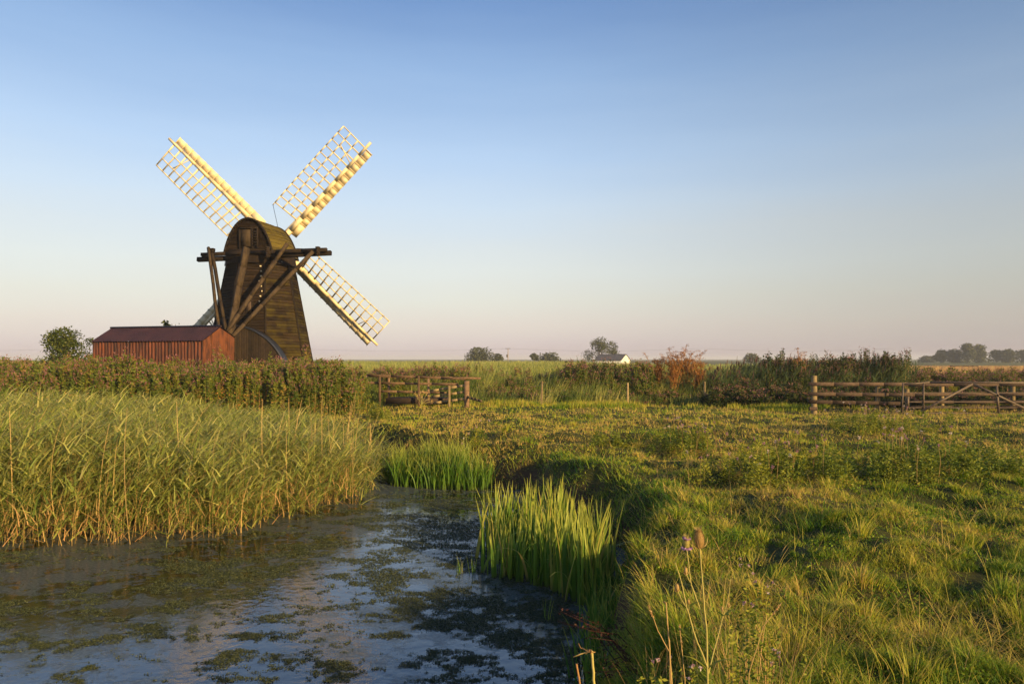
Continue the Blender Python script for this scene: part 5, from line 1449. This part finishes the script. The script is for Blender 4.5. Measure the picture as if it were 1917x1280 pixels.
for q, lb in (([(1262, 1400), (1258, 1280), (1252, 1200), (1247, 1128)], 'knotty brown dead stalk with a forked tip left of the teasel'), ([(1285, 1400), (1282, 1270), (1272, 1168)], 'straight pale dead stalk just left of the teasel'),
              ([(1262, 1340), (1253, 1220), (1232, 1180), (1214, 1132)], 'thin dead stalk leaning towards the water'), ([(1395, 1330), (1402, 1260), (1430, 1170), (1463, 1128)], 'long arching dry grass stalk right of the teasel')):
    pp = [F_(x_, y_, 0.06) for x_, y_ in q]; pp[0].z = gzs(pp[0].x, pp[0].y)
    root = empty('dead_stalk', tuple(pp[0]), lb, 'dead stalk', 'dead stalks in the foreground')
    st = MB(); thick = 0.0034 if 'knotty' in lb else 0.0019
    spiny_stem(st, pp, thick, thick * 0.7, 0.4, prickle='knotty' in lb)
    if 'knotty' in lb:
        for k_ in range(9):
            st.tube([pp[-1], pp[-1] + Vector((random.uniform(-.018, .006), random.gauss(0, .004), random.uniform(-0.002, .010)))], [0.002, 0.0007], 4)
    else:
        c = np.tile(tuple(pp[-1]), (60, 1)) + np.outer(rng.random(60), np.array(pp[-2] - pp[-1]) * 0.5) + rng.normal(0, 0.0015, (60, 3)); leaves(st, c, 0.010, 0.4)
    st.build('stem', 'straw', root)

# foreground tangle of straw and small flowering weeds
mb = MB()
N = 620
Dn = rng.uniform(2.7, 4.6, N); Xn = (rng.uniform(1185, 1480, N) - 958.5) / F * Dn
blades(mb, np.stack([Xn, Dn, ground_z(Xn, Dn)], 1), rng.uniform(0.15, 0.7, N), 0.0030, rng.normal(0.5, 1.4, N), rng.uniform(0.0, 0.45, N), rng.uniform(0.1, 0.9, N), 5, rng.uniform(0, 1, N))
tag(mb.build('dry_grass', 'straw'), 'loose straw coloured grass stems around the foot of the teasel', 'dry grass', kind='stuff')
for px_, py_, Yd, H_, lb in ((1395, 1070, 3.3, 0.30, 'small yellow-green sprig right of the teasel heads'), (1440, 1110, 3.2, 0.35, 'leafy weed with a red bud right of the teasel'), (1402, 1145, 3.0, 0.30, 'upright sprig with a pink flower beside the teasel'),
                            (1457, 1235, 3.0, 0.30, 'bright leafy weed low in the foreground right of the teasel'), (1228, 1245, 2.7, 0.32, 'pinkish seeding weed at the water edge left of the teasel'), (1300, 1262, 2.6, 0.25, 'low flowering weed at the foot of the teasel')):
    q = P(px_, py_, Yd); z0 = gzs(q.x, Yd)
    root = empty('foreground_weed', (q.x, Yd, z0), lb, 'weed', 'small weeds around the teasel')
    mb_ = MB(); K = 7; bx = q.x + rng.normal(0, 0.04, K); by = Yd + rng.normal(0, 0.04, K)
    herb_plants(mb_, bx, by, ground_z(bx, by), np.full(K, max(0.25, q.z - z0)) * rng.uniform(0.8, 1.05, K), 110, 0.026, flow=0.0, rad=0.035, u_off=0.25)
    v_ = mb_.v[0]
    mb_.build('foliage', ['thistle', 'straw', 'mauve'], root)
    fm = MB(); c = np.array([[q.x, Yd, max(z0 + 0.25, q.z) + 0.02]]) + rng.normal(0, 0.02, (4, 3)) * [1, 1, 1]; cc = np.repeat(c, 14, 0) + rng.normal(0, 0.003, (56, 3)); leaves(fm, cc, 0.010, 0.6)
    fm.build('flowers', 'flower', root)
# dark dock stems leaning over the water
root = empty('dock_plant', (1.05, 5.6, -0.3), 'dark reddish dock stems leaning out over the water below the bright clump', 'dock')
st = MB(); c = []
for k_ in range(14):
    b0 = Vector((1.02 + random.gauss(0, .1), 5.3 + random.gauss(0, .25), -0.35)); e = b0 + Vector((random.uniform(-0.75, -0.15), random.gauss(0, .25), random.uniform(0.15, 0.5))); mid = b0.lerp(e, 0.5) + Vector((0, 0, 0.1))
    st.tube([b0, mid, e], [0.005, 0.004, 0.002], 4)
    for j in range(26):
        t = random.random(); p0 = mid.lerp(e, t) if j % 2 else b0.lerp(mid, t); c.append(tuple(p0 + Vector((random.gauss(0, .02), random.gauss(0, .02), random.gauss(0, .02)))))
M['dock'] = leaf_mat('dock seeds', [(0.0, (0.03, 0.012, 0.008)), (1.0, (0.10, 0.035, 0.02))])
leaves(st, np.array(c), 0.028, 0.5); st.build('stems', 'dock', root)

# ------------------------------------------------------------------ haze
if True:
    hm = bpy.data.materials.new('thin morning haze'); hm.use_nodes = True; hn, hl = hm.node_tree.nodes, hm.node_tree.links
    hn.remove(hn['Principled BSDF']); pv = hn.new('ShaderNodeVolumePrincipled'); pv.inputs['Density'].default_value = 0.00042
    pv.inputs['Color'].default_value = (0.86, 0.90, 0.98, 1); hl.new(pv.outputs[0], hn['Material Output'].inputs['Volume'])
    M['haze'] = hm
    x0, x1, y0, y1, z0, z1 = -3600, 3600, -3100, 6100, -3.0, 16.0
    vs = [(x, y, z) for z in (z0, z1) for x, y in ((x0, y0), (x1, y0), (x1, y1), (x0, y1))]
    hb = MB(); hb.add(vs, [(3, 2, 1, 0), (4, 5, 6, 7), (0, 1, 5, 4), (1, 2, 6, 5), (2, 3, 7, 6), (3, 0, 4, 7)])
    tag(hb.build('haze', 'haze'), 'thin pale haze over the flat fields', 'haze', kind='stuff')
